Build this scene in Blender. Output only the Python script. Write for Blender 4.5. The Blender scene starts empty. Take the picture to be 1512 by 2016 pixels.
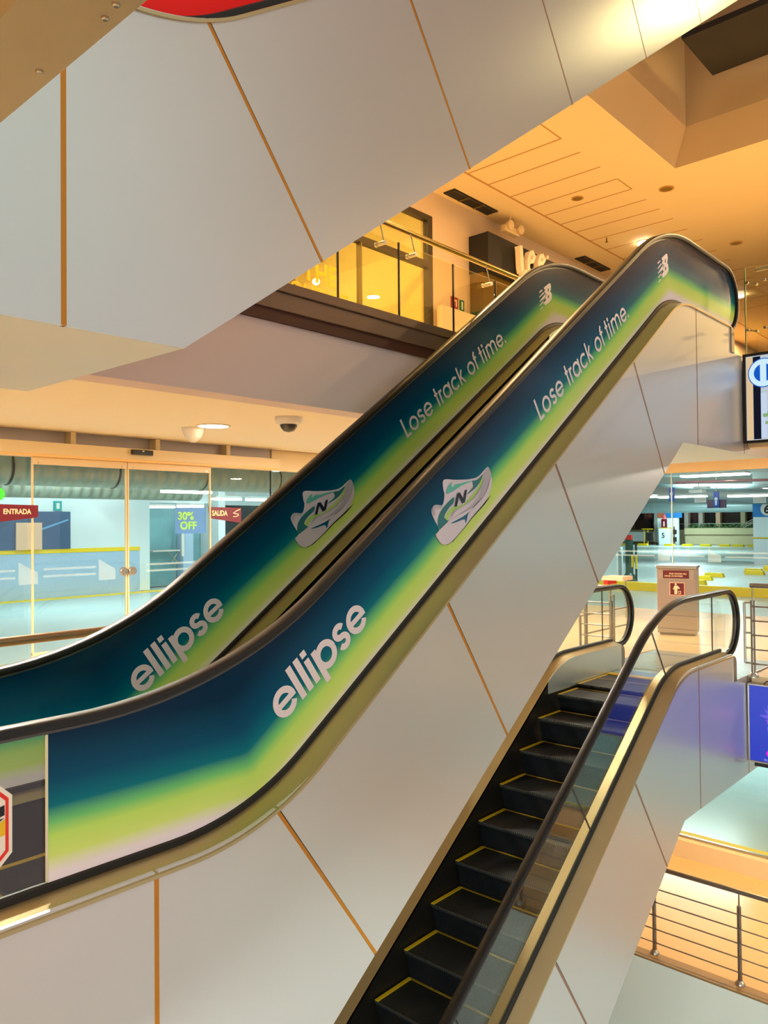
import bpy, bmesh, math, random
from mathutils import Vector, Matrix
random.seed(4)
SC = bpy.context.scene
COL = SC.collection
# ---------------------------------------------------------------- camera (eye at 0,0,0; mall floor 1.70 m below)
yaw, pit, rol = math.radians(42.03), math.radians(.937), math.radians(-.52)
Fw = Vector((math.cos(yaw)*math.cos(pit), math.sin(yaw)*math.cos(pit), math.sin(pit)))
ri = Vector((math.sin(yaw), -math.cos(yaw), 0)); up = ri.cross(Fw)
Rt = math.cos(rol)*ri + math.sin(rol)*up; Up = -math.sin(rol)*ri + math.cos(rol)*up
cam_d = bpy.data.cameras.new('camera'); cam = bpy.data.objects.new('camera', cam_d); COL.objects.link(cam)
cam_d.sensor_fit = 'HORIZONTAL'; cam_d.sensor_width = 36; cam_d.lens = 36*1551.7/1512
cam_d.clip_start = .05; cam_d.clip_end = 400
cam.matrix_world = Matrix(((Rt.x, Up.x, -Fw.x, 0), (Rt.y, Up.y, -Fw.y, 0), (Rt.z, Up.z, -Fw.z, 0), (0, 0, 0, 1)))
SC.camera = cam
# ---------------------------------------------------------------- colour management, world
vs = SC.view_settings
vs.view_transform = 'Standard'; vs.look = 'None'; vs.gamma = 1; vs.use_curve_mapping = False; vs.exposure = 0.0
SC.cycles.use_denoising = True; SC.cycles.max_bounces = 8; SC.cycles.transparent_max_bounces = 16
SC.cycles.glossy_bounces = 4; SC.cycles.diffuse_bounces = 3; SC.cycles.sample_clamp_indirect = 6
W = bpy.data.worlds.new('mall_ambience'); SC.world = W; W.use_nodes = True
wn = W.node_tree; bg = wn.nodes['Background']; tc = wn.nodes.new('ShaderNodeTexCoord')
def wmath(op, a, b=None):
    n = wn.nodes.new('ShaderNodeMath'); n.operation = op
    for i, q in enumerate((a, b)):
        if q is None: continue
        if isinstance(q, (int, float)): n.inputs[i].default_value = q
        else: wn.links.new(q, n.inputs[i])
    return n.outputs[0]
cur = None
# neutral surroundings, with added cool, warm and dark glows that tint the cladding's reflections
BASE = (.575, .53, .51)
for d, k, col in (((.25, -1, .52), 14, (.04, .40, .36)), ((1.9, -1, -.03), 30, (.35, .75, .95)), ((2.4, -.8, 2.0), 5, (.50, .20, -.10)), ((.5, -1, -.9), 4, (.12, .0, -.02)),
                  ((1, .2, -1.5), 3, (.05, .0, -.03)), ((2.3, -1, .25), 60, (.5, .5, .5)), ((.75, -1, .08), 8, (-.16, -.13, -.03))):
    v = Vector(d).normalized(); n = wn.nodes.new('ShaderNodeVectorMath'); n.operation = 'DOT_PRODUCT'; wn.links.new(tc.outputs['Generated'], n.inputs[0]); n.inputs[1].default_value = v
    w = wmath('POWER', wmath('MAXIMUM', n.outputs['Value'], 0.0), float(k))
    m = wn.nodes.new('ShaderNodeVectorMath'); m.operation = 'SCALE'; m.inputs[0].default_value = col; wn.links.new(w, m.inputs['Scale'])
    a = wn.nodes.new('ShaderNodeVectorMath'); a.operation = 'ADD'; wn.links.new(m.outputs[0], a.inputs[0])
    if cur is None: a.inputs[1].default_value = BASE
    else: wn.links.new(cur, a.inputs[1])
    cur = a.outputs[0]
wn.links.new(cur, bg.inputs[0]); bg.inputs[1].default_value = 1.17

def srgb(r, g, b):
    f = lambda c: (c/255/12.92) if c <= 10.3 else ((c/255+.055)/1.055)**2.4
    return (f(r), f(g), f(b))
WARM = (1, .66, .30); WARM2 = (1, .91, .77); COOL = (.74, 1, .98); NEUT = (1, .90, .82)
def area(name, loc, size, power, col, rot=(0, 0, 0), spread=math.pi, sy=None):
    l = bpy.data.lights.new(name, 'AREA'); l.energy = power; l.color = col; l.spread = spread
    l.shape = 'RECTANGLE' if sy else 'SQUARE'; l.size = size
    if sy: l.size_y = sy
    o = bpy.data.objects.new(name, l); o.location = loc; o.rotation_euler = rot; COL.objects.link(o); return o
def point(name, loc, power, col, r=.12):
    l = bpy.data.lights.new(name, 'POINT'); l.energy = power; l.color = col; l.shadow_soft_size = r
    o = bpy.data.objects.new(name, l); o.location = loc; COL.objects.link(o); return o
# upper floor, warm: downlights, most added out of view to brighten the ceiling
def disk(name, loc, r, power, col, spread=math.pi):
    o = area(name, loc, r*2, power, col, spread=spread); o.data.shape = 'DISK'; return o
for x, y, p in ((8.0, 6.2, 170), (5.0, 6.4, 120), (13.0, 1.5, 260), (17, 2.2, 260), (22, 3, 420), (25, 0, 420), (29, 2, 420), (13.5, -3, 200), (14.6, 6.36, 70), (19.6, 6.2, 120), (23.8, 7.2, 320), (20, 1, 320), (26, 4, 300), (30, 0, 260)):
    disk('upper_downlight_and_fill', (x, y, 5.33), .14, p, WARM)
area('added_panel_glow', (11.2, 1.29, 7.5), .5, 34, (1, .82, .36), rot=(math.radians(70), 0, math.radians(60)))  # added light for the warm glow on the uppermost escalator's panels
# shop behind the yellow glass
for x in (5.4, 7.6): area('shop_lamp', (x, 9.4, 5.35), 1.2, 85, (1, .88, .56))
# mall level, warm: mostly unseen lamps added to brighten floor and ceiling
for x, y, z, p in ((2.6, 6.6, 1.225, 265), (8.6, 7.2, 1.225, 265), (0, 7.4, 1.225, 265), (-1, 9, 1.225, 180), (-1, 3, .985, 44), (-1.8, 1.0, .985, 70), (-.9, -.6, .985, 44), (-1, -2.6, .985, 44)):
    disk('mall_downlight_and_fill', (x, y, z), .12, p, WARM2)
disk('mall_downlight_and_fill', (5.79, 8.03, 1.225), .12, 60, WARM2, spread=1.9)
for x, y in ((11.5, 6.4), (12.6, 3.4), (13, 8.6), (12.4, .6)):
    disk('mall_downlight_and_fill', (x, y, 1.225), .14, 95, WARM2)
# lower level, warm
for x, y in ((10.9, 3.4), (10.9, 1.4), (10.8, -.6), (10.9, 5.4)):
    disk('lower_level_downlight', (x, y, -2.34), .14, 62, WARM)
area('lower_fascia_fill', (-1.5, -1, -2.5), 1.2, 620, (.86, 1, .94), rot=(0, math.radians(-65), 0), sy=6)  # added unseen light to brighten the white lower slab edge
# parking, cool white tubes under its ceiling
for x, y, p in ((2, 14, 215), (8, 15.9, 215), (14, 15, 190), (22, 8, 420), (22, 0, 330), (20, -5, 520), (26, -9, 620), (34, -9, 520), (24, 16, 300), (34, 12, 420), (46, 18, 520), (56, 22, 420)):
    area('parking_tube_light', (x, y, 1.96), .25, p, COOL, sy=2.4)
for x, y in ((17, 2), (17, -3), (18, 7)):
    area('parking_tube_light', (x, y, -2.56), .25, 190, COOL, sy=2.4)

# ---------------------------------------------------------------- materials
def mat(name, col, rough=.5, metal=0, spec=.5, coat=0, emit=None, es=1, noise=0, nscale=4, bump=0, bscale=60, stretch=None, alpha=None, bdist=.004):
    m = bpy.data.materials.new(name); m.use_nodes = True; nt = m.node_tree; b = nt.nodes['Principled BSDF']
    b.inputs['Base Color'].default_value = (*col, 1); b.inputs['Roughness'].default_value = rough; b.inputs['Metallic'].default_value = metal
    b.inputs['Specular IOR Level'].default_value = spec; b.inputs['Coat Weight'].default_value = coat
    if emit: b.inputs['Emission Color'].default_value = (*emit, 1); b.inputs['Emission Strength'].default_value = es
    if alpha is not None: b.inputs['Alpha'].default_value = alpha
    tc = None
    if noise or bump:
        tc = nt.nodes.new('ShaderNodeTexCoord'); mp = nt.nodes.new('ShaderNodeMapping'); nt.links.new(tc.outputs['Object'], mp.inputs[0])
        if stretch: mp.inputs['Scale'].default_value = stretch
    if noise:
        n = nt.nodes.new('ShaderNodeTexNoise'); n.inputs['Scale'].default_value = nscale; n.inputs['Detail'].default_value = 4
        nt.links.new(mp.outputs[0], n.inputs['Vector'])
        mx = nt.nodes.new('ShaderNodeMix'); mx.data_type = 'RGBA'
        mx.inputs[6].default_value = (*[c*(1-noise) for c in col], 1); mx.inputs[7].default_value = (*[min(1, c*(1+noise)) for c in col], 1)
        nt.links.new(n.outputs['Fac'], mx.inputs[0]); nt.links.new(mx.outputs[2], b.inputs['Base Color'])
    if bump:
        n = nt.nodes.new('ShaderNodeTexNoise'); n.inputs['Scale'].default_value = bscale; nt.links.new(mp.outputs[0], n.inputs['Vector'])
        bp = nt.nodes.new('ShaderNodeBump'); bp.inputs['Strength'].default_value = bump; bp.inputs['Distance'].default_value = bdist
        nt.links.new(n.outputs['Fac'], bp.inputs['Height']); nt.links.new(bp.outputs[0], b.inputs['Normal'])
    return m
def glass(name, tint=(.93, .97, .95), refl=1.0, rough=0.0, ior=1.5):
    m = bpy.data.materials.new(name); m.use_nodes = True; nt = m.node_tree; nt.nodes.clear()
    o = nt.nodes.new('ShaderNodeOutputMaterial'); t = nt.nodes.new('ShaderNodeBsdfTransparent'); g = nt.nodes.new('ShaderNodeBsdfGlossy')
    t.inputs[0].default_value = (*tint, 1); g.inputs['Roughness'].default_value = rough; g.inputs[0].default_value = (refl, refl, refl, 1)
    f = nt.nodes.new('ShaderNodeFresnel'); gm = nt.nodes.new('ShaderNodeNewGeometry')
    # the far face of a pane is met from inside: feed it the inverse index so it reflects like the near one
    ma = nt.nodes.new('ShaderNodeMath'); ma.operation = 'MULTIPLY_ADD'; ma.inputs[1].default_value = 1/ior-ior; ma.inputs[2].default_value = ior
    nt.links.new(gm.outputs['Backfacing'], ma.inputs[0]); nt.links.new(ma.outputs[0], f.inputs[0]); mx = nt.nodes.new('ShaderNodeMixShader')
    nt.links.new(f.outputs[0], mx.inputs[0]); nt.links.new(t.outputs[0], mx.inputs[1]); nt.links.new(g.outputs[0], mx.inputs[2]); nt.links.new(mx.outputs[0], o.inputs[0])
    return m
def emis(name, col, s=1): return mat(name, (0, 0, 0), .6, spec=.1, emit=col, es=s)

M = dict(
 clad=mat('satin_silver_panel', srgb(212, 210, 210), .32, .6, .5, noise=.03, nscale=1.2),
 seam=mat('bronze_joint', srgb(196, 128, 30), .4, .35),
 seam2=mat('brown_joint', srgb(150, 112, 92), .45, .2),
 bronze=mat('brushed_bronze_steel', srgb(196, 176, 134), .40, .95, noise=.08, nscale=3, stretch=(1, 1, 1)),
 steel=mat('brushed_steel', srgb(190, 186, 180), .28, .95, noise=.05, nscale=20),
 steeldark=mat('worn_steel', srgb(150, 140, 132), .32, .9),
 rubber=mat('black_handrail_rubber', srgb(22, 19, 18), .36, 0, .42),
 guide=mat('dark_rail_guide', srgb(92, 90, 88), .4, .8),
 gasket=mat('black_gasket', srgb(12, 11, 11), .5),
 skirt=mat('dark_skirt_panel', srgb(30, 27, 24), .42, .3),
 tread=mat('dark_ribbed_tread', srgb(30, 30, 30), .5, .2),
 yellow=mat('safety_yellow', srgb(226, 186, 18), .5),
 yellowp=mat('kerb_yellow_paint', srgb(255, 212, 0), .55),
 glass=glass('clear_glass'), dglass=glass('door_glass', (.95, .985, .985)), sglass=glass('yellow_lit_shop_glass', (.96, .90, .62)), uglass=glass('rail_glass', (.95, .93, .80)),
 gedge=mat('green_glass_edge', srgb(96, 120, 46), .3, 0, .6, emit=srgb(60, 90, 20), es=.0),
 ceilw=mat('cream_ceiling_paint', srgb(252, 238, 212), .8, noise=.02, nscale=.7),
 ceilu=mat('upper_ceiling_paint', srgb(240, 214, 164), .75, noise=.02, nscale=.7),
 fascia=mat('white_slab_paint', srgb(232, 212, 216), .7, noise=.02, nscale=.8),
 wall=mat('cream_wall_paint', srgb(226, 198, 160), .75, noise=.02, nscale=1),
 floor=mat('polished_beige_floor', srgb(222, 184, 132), .22, 0, .5, noise=.08, nscale=2.5),
 beam=mat('brown_steel_edge_beam', srgb(122, 98, 84), .5, .4, noise=.10, nscale=5),
 darkred=mat('dark_red_shadow_gap', srgb(74, 28, 12), .6),
 plate=mat('gold_flashing', srgb(176, 164, 136), .45, .3, noise=.12, nscale=2.5, bump=.25, bscale=3, bdist=.02),
 cream=mat('cream_door_frame', srgb(232, 206, 158), .5),
 greyp=mat('grey_mauve_panel', srgb(222, 206, 198), .6),
 black=mat('black_plastic', srgb(14, 13, 13), .35),
 blackm=mat('matte_black_panel', srgb(26, 22, 18), .7),
 brownf=mat('dark_brown_frame', srgb(58, 46, 28), .5),
 white=mat('white_plastic', srgb(236, 230, 224), .4),
 letter=mat('printed_white_lettering', srgb(226, 216, 226), .4),
 winered=mat('wine_red_sign', srgb(104, 8, 34), .45), maroon=mat('maroon_label', srgb(104, 20, 28), .45),
 red=mat('red_paint', srgb(222, 42, 34), .4), redpipe=mat('red_sprinkler_pipe', srgb(206, 60, 70), .5), green=mat('green_sign', srgb(20, 110, 60), .5),
 teal=mat('teal_sign', srgb(24, 160, 160), .5), bluecol=mat('blue_paint', srgb(14, 120, 196), .5),
 pwall=mat('white_parking_wall', srgb(228, 236, 238), .7), pblue=mat('pale_blue_dado', srgb(176, 200, 226), .6), pfloor=mat('parking_floor', srgb(190, 206, 204), .25, 0, .5, noise=.07, nscale=.6),
 pceil=mat('parking_ceiling', srgb(196, 204, 200), .8, noise=.05, nscale=.5),
 concrete=mat('beige_concrete', srgb(206, 190, 150), .8, noise=.08, nscale=2), duct=mat('galvanised_duct', srgb(160, 166, 150), .42, .5, noise=.1, nscale=2),
 night=mat('night_window', srgb(14, 28, 34), .15), leaf=mat('hedge_leaves', srgb(60, 110, 60), .7, noise=.4, nscale=8),
 poster=mat('dark_blue_car_poster', srgb(66, 96, 132), .35, noise=.35, nscale=1.4), peach=mat('peach_board', srgb(246, 196, 160), .5),
 greyg=mat('grey_lit_store', srgb(120, 170, 178), .35, noise=.25, nscale=2.2),
 tube=emis('fluorescent_tube', (.92, 1, 1), 9), down=emis('warm_lamp', (1, .78, .5), 14),
 frost=mat('frosted_decal', srgb(216, 234, 232), .6, alpha=.34), dgreen=mat('dark_green_enamel', srgb(14, 66, 56), .4), gold=mat('gold_lettering', srgb(222, 176, 12), .4),
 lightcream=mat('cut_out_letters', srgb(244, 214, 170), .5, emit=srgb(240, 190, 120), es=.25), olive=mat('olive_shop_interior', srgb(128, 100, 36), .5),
)
def ribs(m, scale, strength, axis='Y', dist=.006):
    nt = m.node_tree; b = nt.nodes['Principled BSDF']; tc = nt.nodes.new('ShaderNodeTexCoord'); w = nt.nodes.new('ShaderNodeTexWave')
    w.bands_direction = axis; w.inputs['Scale'].default_value = scale; nt.links.new(tc.outputs['Object'], w.inputs['Vector'])
    bp = nt.nodes.new('ShaderNodeBump'); bp.inputs['Strength'].default_value = strength; bp.inputs['Distance'].default_value = dist
    nt.links.new(w.outputs['Fac'], bp.inputs['Height']); nt.links.new(bp.outputs[0], b.inputs['Normal'])
ribs(M['tread'], 32, .8, 'Y'); ribs(M['duct'], 1.3, .9, 'X', .05)

# ---------------------------------------------------------------- mesh helpers
class MB:
    def __init__(s): s.v = []; s.f = []; s.mi = []; s.cur = 0; s.sm = False
    def face(s, pts):
        n = len(s.v); s.v += [tuple(p) for p in pts]; s.f.append(tuple(range(n, n+len(pts)))); s.mi.append(s.cur)
    def box(s, x0, x1, y0, y1, z0, z1):
        n = len(s.v); s.v += [(x, y, z) for z in (z0, z1) for y in (y0, y1) for x in (x0, x1)]
        for f in ((0, 2, 3, 1), (4, 5, 7, 6), (0, 1, 5, 4), (2, 6, 7, 3), (0, 4, 6, 2), (1, 3, 7, 5)): s.f.append(tuple(n+i for i in f)); s.mi.append(s.cur)
        return s
    def tube(s, a, b, r, seg=12, r2=None, cap=True):
        a = Vector(a); b = Vector(b); d = (b-a).normalized(); u = d.orthogonal().normalized(); w = d.cross(u); r2 = r if r2 is None else r2; n = len(s.v)
        for p, q in ((a, r), (b, r2)):
            for i in range(seg): t = 2*math.pi*i/seg; s.v.append(tuple(p+u*math.cos(t)*q+w*math.sin(t)*q))
        for i in range(seg): j = (i+1) % seg; s.f.append((n+i, n+j, n+seg+j, n+seg+i)); s.mi.append(s.cur)
        if cap: s.f.append(tuple(n+i for i in range(seg))[::-1]); s.f.append(tuple(n+seg+i for i in range(seg))); s.mi += [s.cur]*2
        return s
    def sweep(s, frames, closed=True, caps=True):
        # frames: list of rings (equal length point lists)
        n = len(s.v); k = len(frames[0])
        for r in frames: s.v += [tuple(p) for p in r]
        for i in range(len(frames)-1):
            for j in range(k if closed else k-1):
                q = (j+1) % k; s.f.append((n+i*k+j, n+i*k+q, n+(i+1)*k+q, n+(i+1)*k+j)); s.mi.append(s.cur)
        if caps and closed:
            s.f.append(tuple(n+j for j in range(k))[::-1]); s.f.append(tuple(n+(len(frames)-1)*k+j for j in range(k))); s.mi += [s.cur]*2
        return s
    def lathe(s, c, prof, seg=20, axis='z', caps=True):
        fr = []
        for r, h in prof:
            ring = []
            for i in range(seg):
                t = 2*math.pi*i/seg; a, b = r*math.cos(t), r*math.sin(t)
                ring.append((c[0]+a, c[1]+b, c[2]+h) if axis == 'z' else ((c[0]+h, c[1]+a, c[2]+b) if axis == 'x' else (c[0]+a, c[1]+h, c[2]+b)))
            fr.append(ring)
        return s.sweep(fr, caps=caps)
    def build(s, name, m, parent=None, smooth=False, bevel=0, tri=False):
        me = bpy.data.meshes.new(name); me.from_pydata(s.v, [], s.f)
        ms = m if isinstance(m, (list, tuple)) else [m]
        for q in ms: me.materials.append(q)
        if len(ms) > 1:
            for p, i in zip(me.polygons, s.mi): p.material_index = i
        bm = bmesh.new(); bm.from_mesh(me)
        if tri: bmesh.ops.triangulate(bm, faces=[f for f in bm.faces if len(f.verts) > 4], ngon_method='EAR_CLIP')
        bmesh.ops.recalc_face_normals(bm, faces=bm.faces)
        bm.to_mesh(me); bm.free()
        if smooth:
            for p in me.polygons: p.use_smooth = True
            me.set_sharp_from_angle(angle=math.radians(40))
        o = bpy.data.objects.new(name, me); COL.objects.link(o)
        if parent: o.parent = parent
        if bevel:
            b = o.modifiers.new('bevel', 'BEVEL'); b.width = bevel; b.segments = 2; b.limit_method = 'ANGLE'
        return o
def box(name, m, x0, x1, y0, y1, z0, z1, parent=None, bevel=0): return MB().box(x0, x1, y0, y1, z0, z1).build(name, m, parent, bevel=bevel)
def thing(name, label, cat, group=None, loc=None):
    # roots stay at the origin unless a loc is given; parts are then modelled relative to it
    o = bpy.data.objects.new(name, None); COL.objects.link(o); o.empty_display_size = .2
    if loc: o.location = loc
    return tag(o, label, cat, group)
def tag(o, label, cat, group=None, kind=None):
    o['label'] = label; o['category'] = cat
    if group: o['group'] = group
    if kind: o['kind'] = kind
    return o
def struct(o): o['kind'] = 'structure'; return o
def extrude_xz(mb, poly, y0, y1):
    # poly: list of (X, Z); closed solid between y0 and y1
    n = len(mb.v); k = len(poly)
    mb.v += [(x, y0, z) for x, z in poly] + [(x, y1, z) for x, z in poly]
    mb.f.append(tuple(n+i for i in range(k))); mb.f.append(tuple(n+k+i for i in range(k))[::-1]); mb.mi += [mb.cur]*2
    for i in range(k): j = (i+1) % k; mb.f.append((n+i, n+k+i, n+k+j, n+j)); mb.mi.append(mb.cur)
    return mb
def text(name, s, m, size, place, parent=None, bold=.0, depth=.002, align='LEFT', sx=1.0, shear=0, space=1.0):
    # place: Matrix taking text plane (x right, y up, z out) into the world
    cu = bpy.data.curves.new(name, 'FONT'); cu.body = s; cu.size = size; cu.offset = bold*size; cu.extrude = depth/2; cu.align_x = align; cu.shear = shear; cu.space_character = space
    to = bpy.data.objects.new(name+'_tmp', cu); COL.objects.link(to)
    dg = bpy.context.evaluated_depsgraph_get(); me = bpy.data.meshes.new_from_object(to.evaluated_get(dg)); bpy.data.objects.remove(to)
    me.transform(place @ Matrix.Diagonal((sx, 1, 1, 1))); me.materials.clear(); me.materials.append(m); me.name = name
    o = bpy.data.objects.new(name, me); COL.objects.link(o)
    if parent: o.parent = parent
    return o
def frame(origin, xdir, ydir):
    x = Vector(xdir).normalized(); y = Vector(ydir).normalized(); z = x.cross(y)
    return Matrix(((x.x, y.x, z.x, origin[0]), (x.y, y.y, z.y, origin[1]), (x.z, y.z, z.z, origin[2]), (0, 0, 0, 1)))
FY = lambda x, y, z: frame((x, y, z), (1, 0, 0), (0, 0, 1))      # reads left to right on a wall facing -Y
FX = lambda x, y, z: frame((x, y, z), (0, -1, 0), (0, 0, 1))     # reads left to right on a wall facing -X
def copy_tree(o, parent=None, loc=None):
    c = o.copy(); COL.objects.link(c)
    if parent: c.parent = parent
    if loc is not None: c.location = loc
    for ch in list(o.children): copy_tree(ch, c)
    return c
# ================================================================ THE SETTING
T35 = math.tan(math.radians(35)); C35 = math.cos(math.radians(35)); S35 = math.sin(math.radians(35))
ZM, ZU, ZL = -1.70, 1.82, -5.22
# mall level slab: floor boards around the escalator void (void x .76..9.2, y -9..4.67)
def slab(name, top, bot, m, edge):
    b = MB()
    b.box(-7, .76, -9, 4.67, bot, top); b.box(-7, 15.05, 4.67, 9.9, bot, top)
    b.box(9.2, 15.05, -9, 2.84, bot, top); b.box(9.2, 15.05, 4.42, 4.67, bot, top); b.box(10.25, 15.05, 2.84, 4.42, bot, top)
    return struct(b.build(name, m))
slab('floor_mall', ZM, ZM-.55, M['floor'], None)
b = MB(); b.box(9.2, 12.25, -9, 9.9, ZL-.3, ZL); b.box(-7, .7, -9, 9.9, ZL-.3, ZL); b.box(.7, 9.2, 4.67, 9.9, ZL-.3, ZL)
struct(b.build('floor_lower', M['floor']))
# upper slab with its underside (the mall-level ceiling)
b = MB(); b.box(-7, .60, -9, 4.67, 1.0, ZU); b.box(.60, .76, -9, 4.67, 1.0, ZU); b.box(-7, 15.05, 4.9, 9.9, 1.24, ZU); b.box(9.4, 15.05, -9, 2.84, 1.24, ZU); b.box(9.4, 15.05, 4.42, 4.9, 1.24, ZU); b.box(10.25, 15.05, 2.84, 4.42, 1.24, ZU)
b.box(15.05, 34, -9, 7.9, 1.9, 2.2)
struct(b.build('ceiling_mall', M['ceilw']))
# edge beams of the upper slab
b = MB(); b.box(.76, 9.2, 4.67, 4.9, .96, 1.62); struct(b.build('trim_1', M['fascia']))
b = MB(); b.box(.76, 9.2, 4.70, 4.9, 1.62, 1.66); b.box(.76, 9.2, 4.64, 4.70, 1.57, 1.66); struct(b.build('trim_2', M['darkred']))
b = MB(); b.box(.76, 9.2, 4.62, 4.9, 1.66, 1.80); b.box(.76, 9.2, 4.60, 4.9, 1.80, 1.88); struct(b.build('trim_3', M['beam'], bevel=.006))
b = MB(); b.box(9.2, 9.4, -9, 2.84, .82, ZU); b.box(9.2, 9.4, 4.42, 4.9, .82, ZU); struct(b.build('trim_4', M['cream']))
b = MB(); b.box(9.18, 9.2, -9, 2.84, -2.56, ZM+.001); struct(b.build('trim_5', M['cream']))
# gold flashing plate with bolts under the near slab edge (left top of the view)
t = thing('edge_flashing', 'gold coloured metal flashing plate with bolt heads under the slab edge overhead', 'metal plate')
box('plate', M['plate'], .61, .768, -1.0, 2.84, .955, .999, t)
for y in (1.08, 1.15, 1.31, 1.36, 1.62, 1.9, 2.3): MB().lathe((.735 + (.006 if y in (1.15, 1.36) else 0), y, .955), [(.0045, -.006), (.007, -.004), (.0075, 0)], 10).build('bolt_head', M['steel'], t, smooth=True)
# lower level: white slab edge, kerb wall and glazing
b = MB(); b.box(9.16, 9.2, -9, 9.9, -9, ZL-.02); struct(b.build('wall_lower_fascia', mat('pale_green_white_paint', srgb(238, 246, 240), .6)))
b = MB(); b.box(9.16, 9.34, -9, 9.9, ZL-.02, ZL+.003); struct(b.build('trim_6', mat('floor_edge_trim', srgb(150, 118, 76), .5, noise=.1)))
b = MB(); b.box(12.25, 12.5, -9, 9.9, ZL, ZL+.27); struct(b.build('baseboard_lower', mat('cream_kerb_wall', srgb(240, 214, 176), .6)))
b = MB(); b.box(12.36, 12.40, -9, 9.9, ZL+.27, ZL+.31); struct(b.build('trim_7', M['steel']))
b = MB(); b.box(12.375, 12.387, -9, 9.9, ZL+.30, -2.6); struct(b.build('window_1', M['dglass']))
b = MB(); b.box(12.5, 40, -14, 12, -5.3, -5.0); struct(b.build('floor_parking_lower', M['pfloor']))
b = MB(); b.box(12.55, 12.75, -14, 12, -5.0, -4.996); struct(b.build('trim_8', M['yellowp']))
b = MB(); b.box(12.4, 40, -14, 12, -2.5, -2.4); struct(b.build('ceiling_parking_lower', M['pceil']))
b = MB(); b.box(40, 40.2, -14, 12, -5.3, -2.4); b.box(12.5, 40, 12, 12.2, -5.3, -2.4); b.box(12.5, 40, -14.2, -14, -5.3, -2.4); struct(b.build('wall_parking_lower', M['pwall']))
# underneath: bottom of the void
b = MB(); b.box(-8, 34, -10, 12, -9.2, -9); struct(b.build('floor_basement', M['pwall']))
b = MB(); b.box(-7, 12.3, 9.9, 10.1, -9, -2.3); b.box(-7.2, -7, -9, 10, -9, 9); struct(b.build('wall_left', M['wall']))
# upper level room: ceiling with a splayed opening, back wall
ZC = 5.41
b = MB()
b.box(-7, 34, 4.67, 8.0, ZC, ZC+.3); b.box(11.9, 34, -9, 4.67, ZC, ZC+.3)
struct(b.build('ceiling_upper', M['ceilu']))
b = MB()   # splayed lip then upright sides of the opening
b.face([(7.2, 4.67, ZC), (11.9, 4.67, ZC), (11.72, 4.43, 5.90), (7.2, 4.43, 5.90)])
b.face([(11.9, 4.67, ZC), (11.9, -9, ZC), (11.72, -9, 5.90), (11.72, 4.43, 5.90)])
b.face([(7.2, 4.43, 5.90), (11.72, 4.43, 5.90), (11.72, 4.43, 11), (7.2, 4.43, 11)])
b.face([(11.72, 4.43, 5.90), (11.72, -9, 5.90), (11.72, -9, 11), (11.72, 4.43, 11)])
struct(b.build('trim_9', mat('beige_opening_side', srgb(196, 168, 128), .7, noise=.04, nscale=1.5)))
b = MB(); b.box(7.2, 11.72, -9, 4.43, 11, 11.1); struct(b.build('ceiling_top', M['fascia']))
t = thing('ceiling_baffle', 'black ceiling panel hanging inside the upper opening, top right', 'ceiling panel')
box('panel', M['blackm'], 10.3, 11.44, -5, 3.93, 6.36, 6.44, t)
# ceiling board joints
b = MB(); b.box(9.2, 30, 7.08, 7.115, ZC-.004, ZC); struct(b.build('trim_10', mat('ceiling_joint', srgb(190, 140, 76), .7)))
xs = [9.30, 9.87, 10.42, 11.06, 11.63, 12.15, 12.71, 13.25, 13.84, 14.51, 15.25, 16.06, 16.82, 17.6, 18.4, 19.2, 20.1, 21]
for x in xs:
    b = MB(); b.box(x-.012, x+.012, 5.48, 7.09, ZC-.003, ZC); struct(b.build('trim_%d' % (11+xs.index(x)), bpy.data.materials['ceiling_joint']))
b = MB()
for xa, xb in ((9.3, 9.87), (11.63, 12.15)): b.box(xa, xb, 5.47, 5.49, ZC-.003, ZC)
struct(b.build('trim_30', bpy.data.materials['ceiling_joint']))
# upper back wall and shop front opening (x 5..9.95, z 1.82..4.95)
b = MB(); b.box(9.95, 12, 7.9, 8.1, ZU, ZC); b.box(3, 9.95, 7.9, 8.1, 4.97, ZC); b.box(12, 40, 7.9, 8.1, ZU, ZC); b.box(2, 3, 7.9, 8.1, ZU, ZC)
struct(b.build('wall_upper_back', M['wall']))
b = MB(); b.box(3, 9.95, 10.9, 11.0, ZU, ZC); b.box(9.95, 10.05, 8.1, 11, ZU, ZC); b.box(2.9, 3, 8.1, 11, ZU, ZC); b.box(2.9, 10.05, 8.1, 11, ZC, ZC+.1)
struct(b.build('wall_shop', mat('yellow_white_shop_wall', srgb(250, 236, 196), .8, noise=.05, nscale=.6)))
b = MB(); b.box(2, 11, 8.0, 11, ZU-.1, ZU); struct(b.build('floor_shop', M['floor']))
b = MB(); b.box(34, 34.2, -9, 8, 1.8, ZC); struct(b.build('wall_upper_end', M['wall']))
# right glazing of the mall level
b = MB(); b.box(15.02, 15.12, -9, 9.9, .95, 1.3); struct(b.build('trim_31', mat('orange_lit_bulkhead', srgb(240, 204, 150), .6)))
b = MB()
for y0, y1 in ((-9, -3), (-3, 0), (0, 3.02), (3.04, 6.06), (6.08, 9.9)): b.box(15.05, 15.062, y0, y1, ZM, .95)
struct(b.build('window_2', M['dglass']))
b = MB(); b.box(15.045, 15.067, 6.06, 6.08, ZM+.1, .95); struct(b.build('trim_32', mat('pale_glass_joint', srgb(220, 236, 232), .4)))
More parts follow.
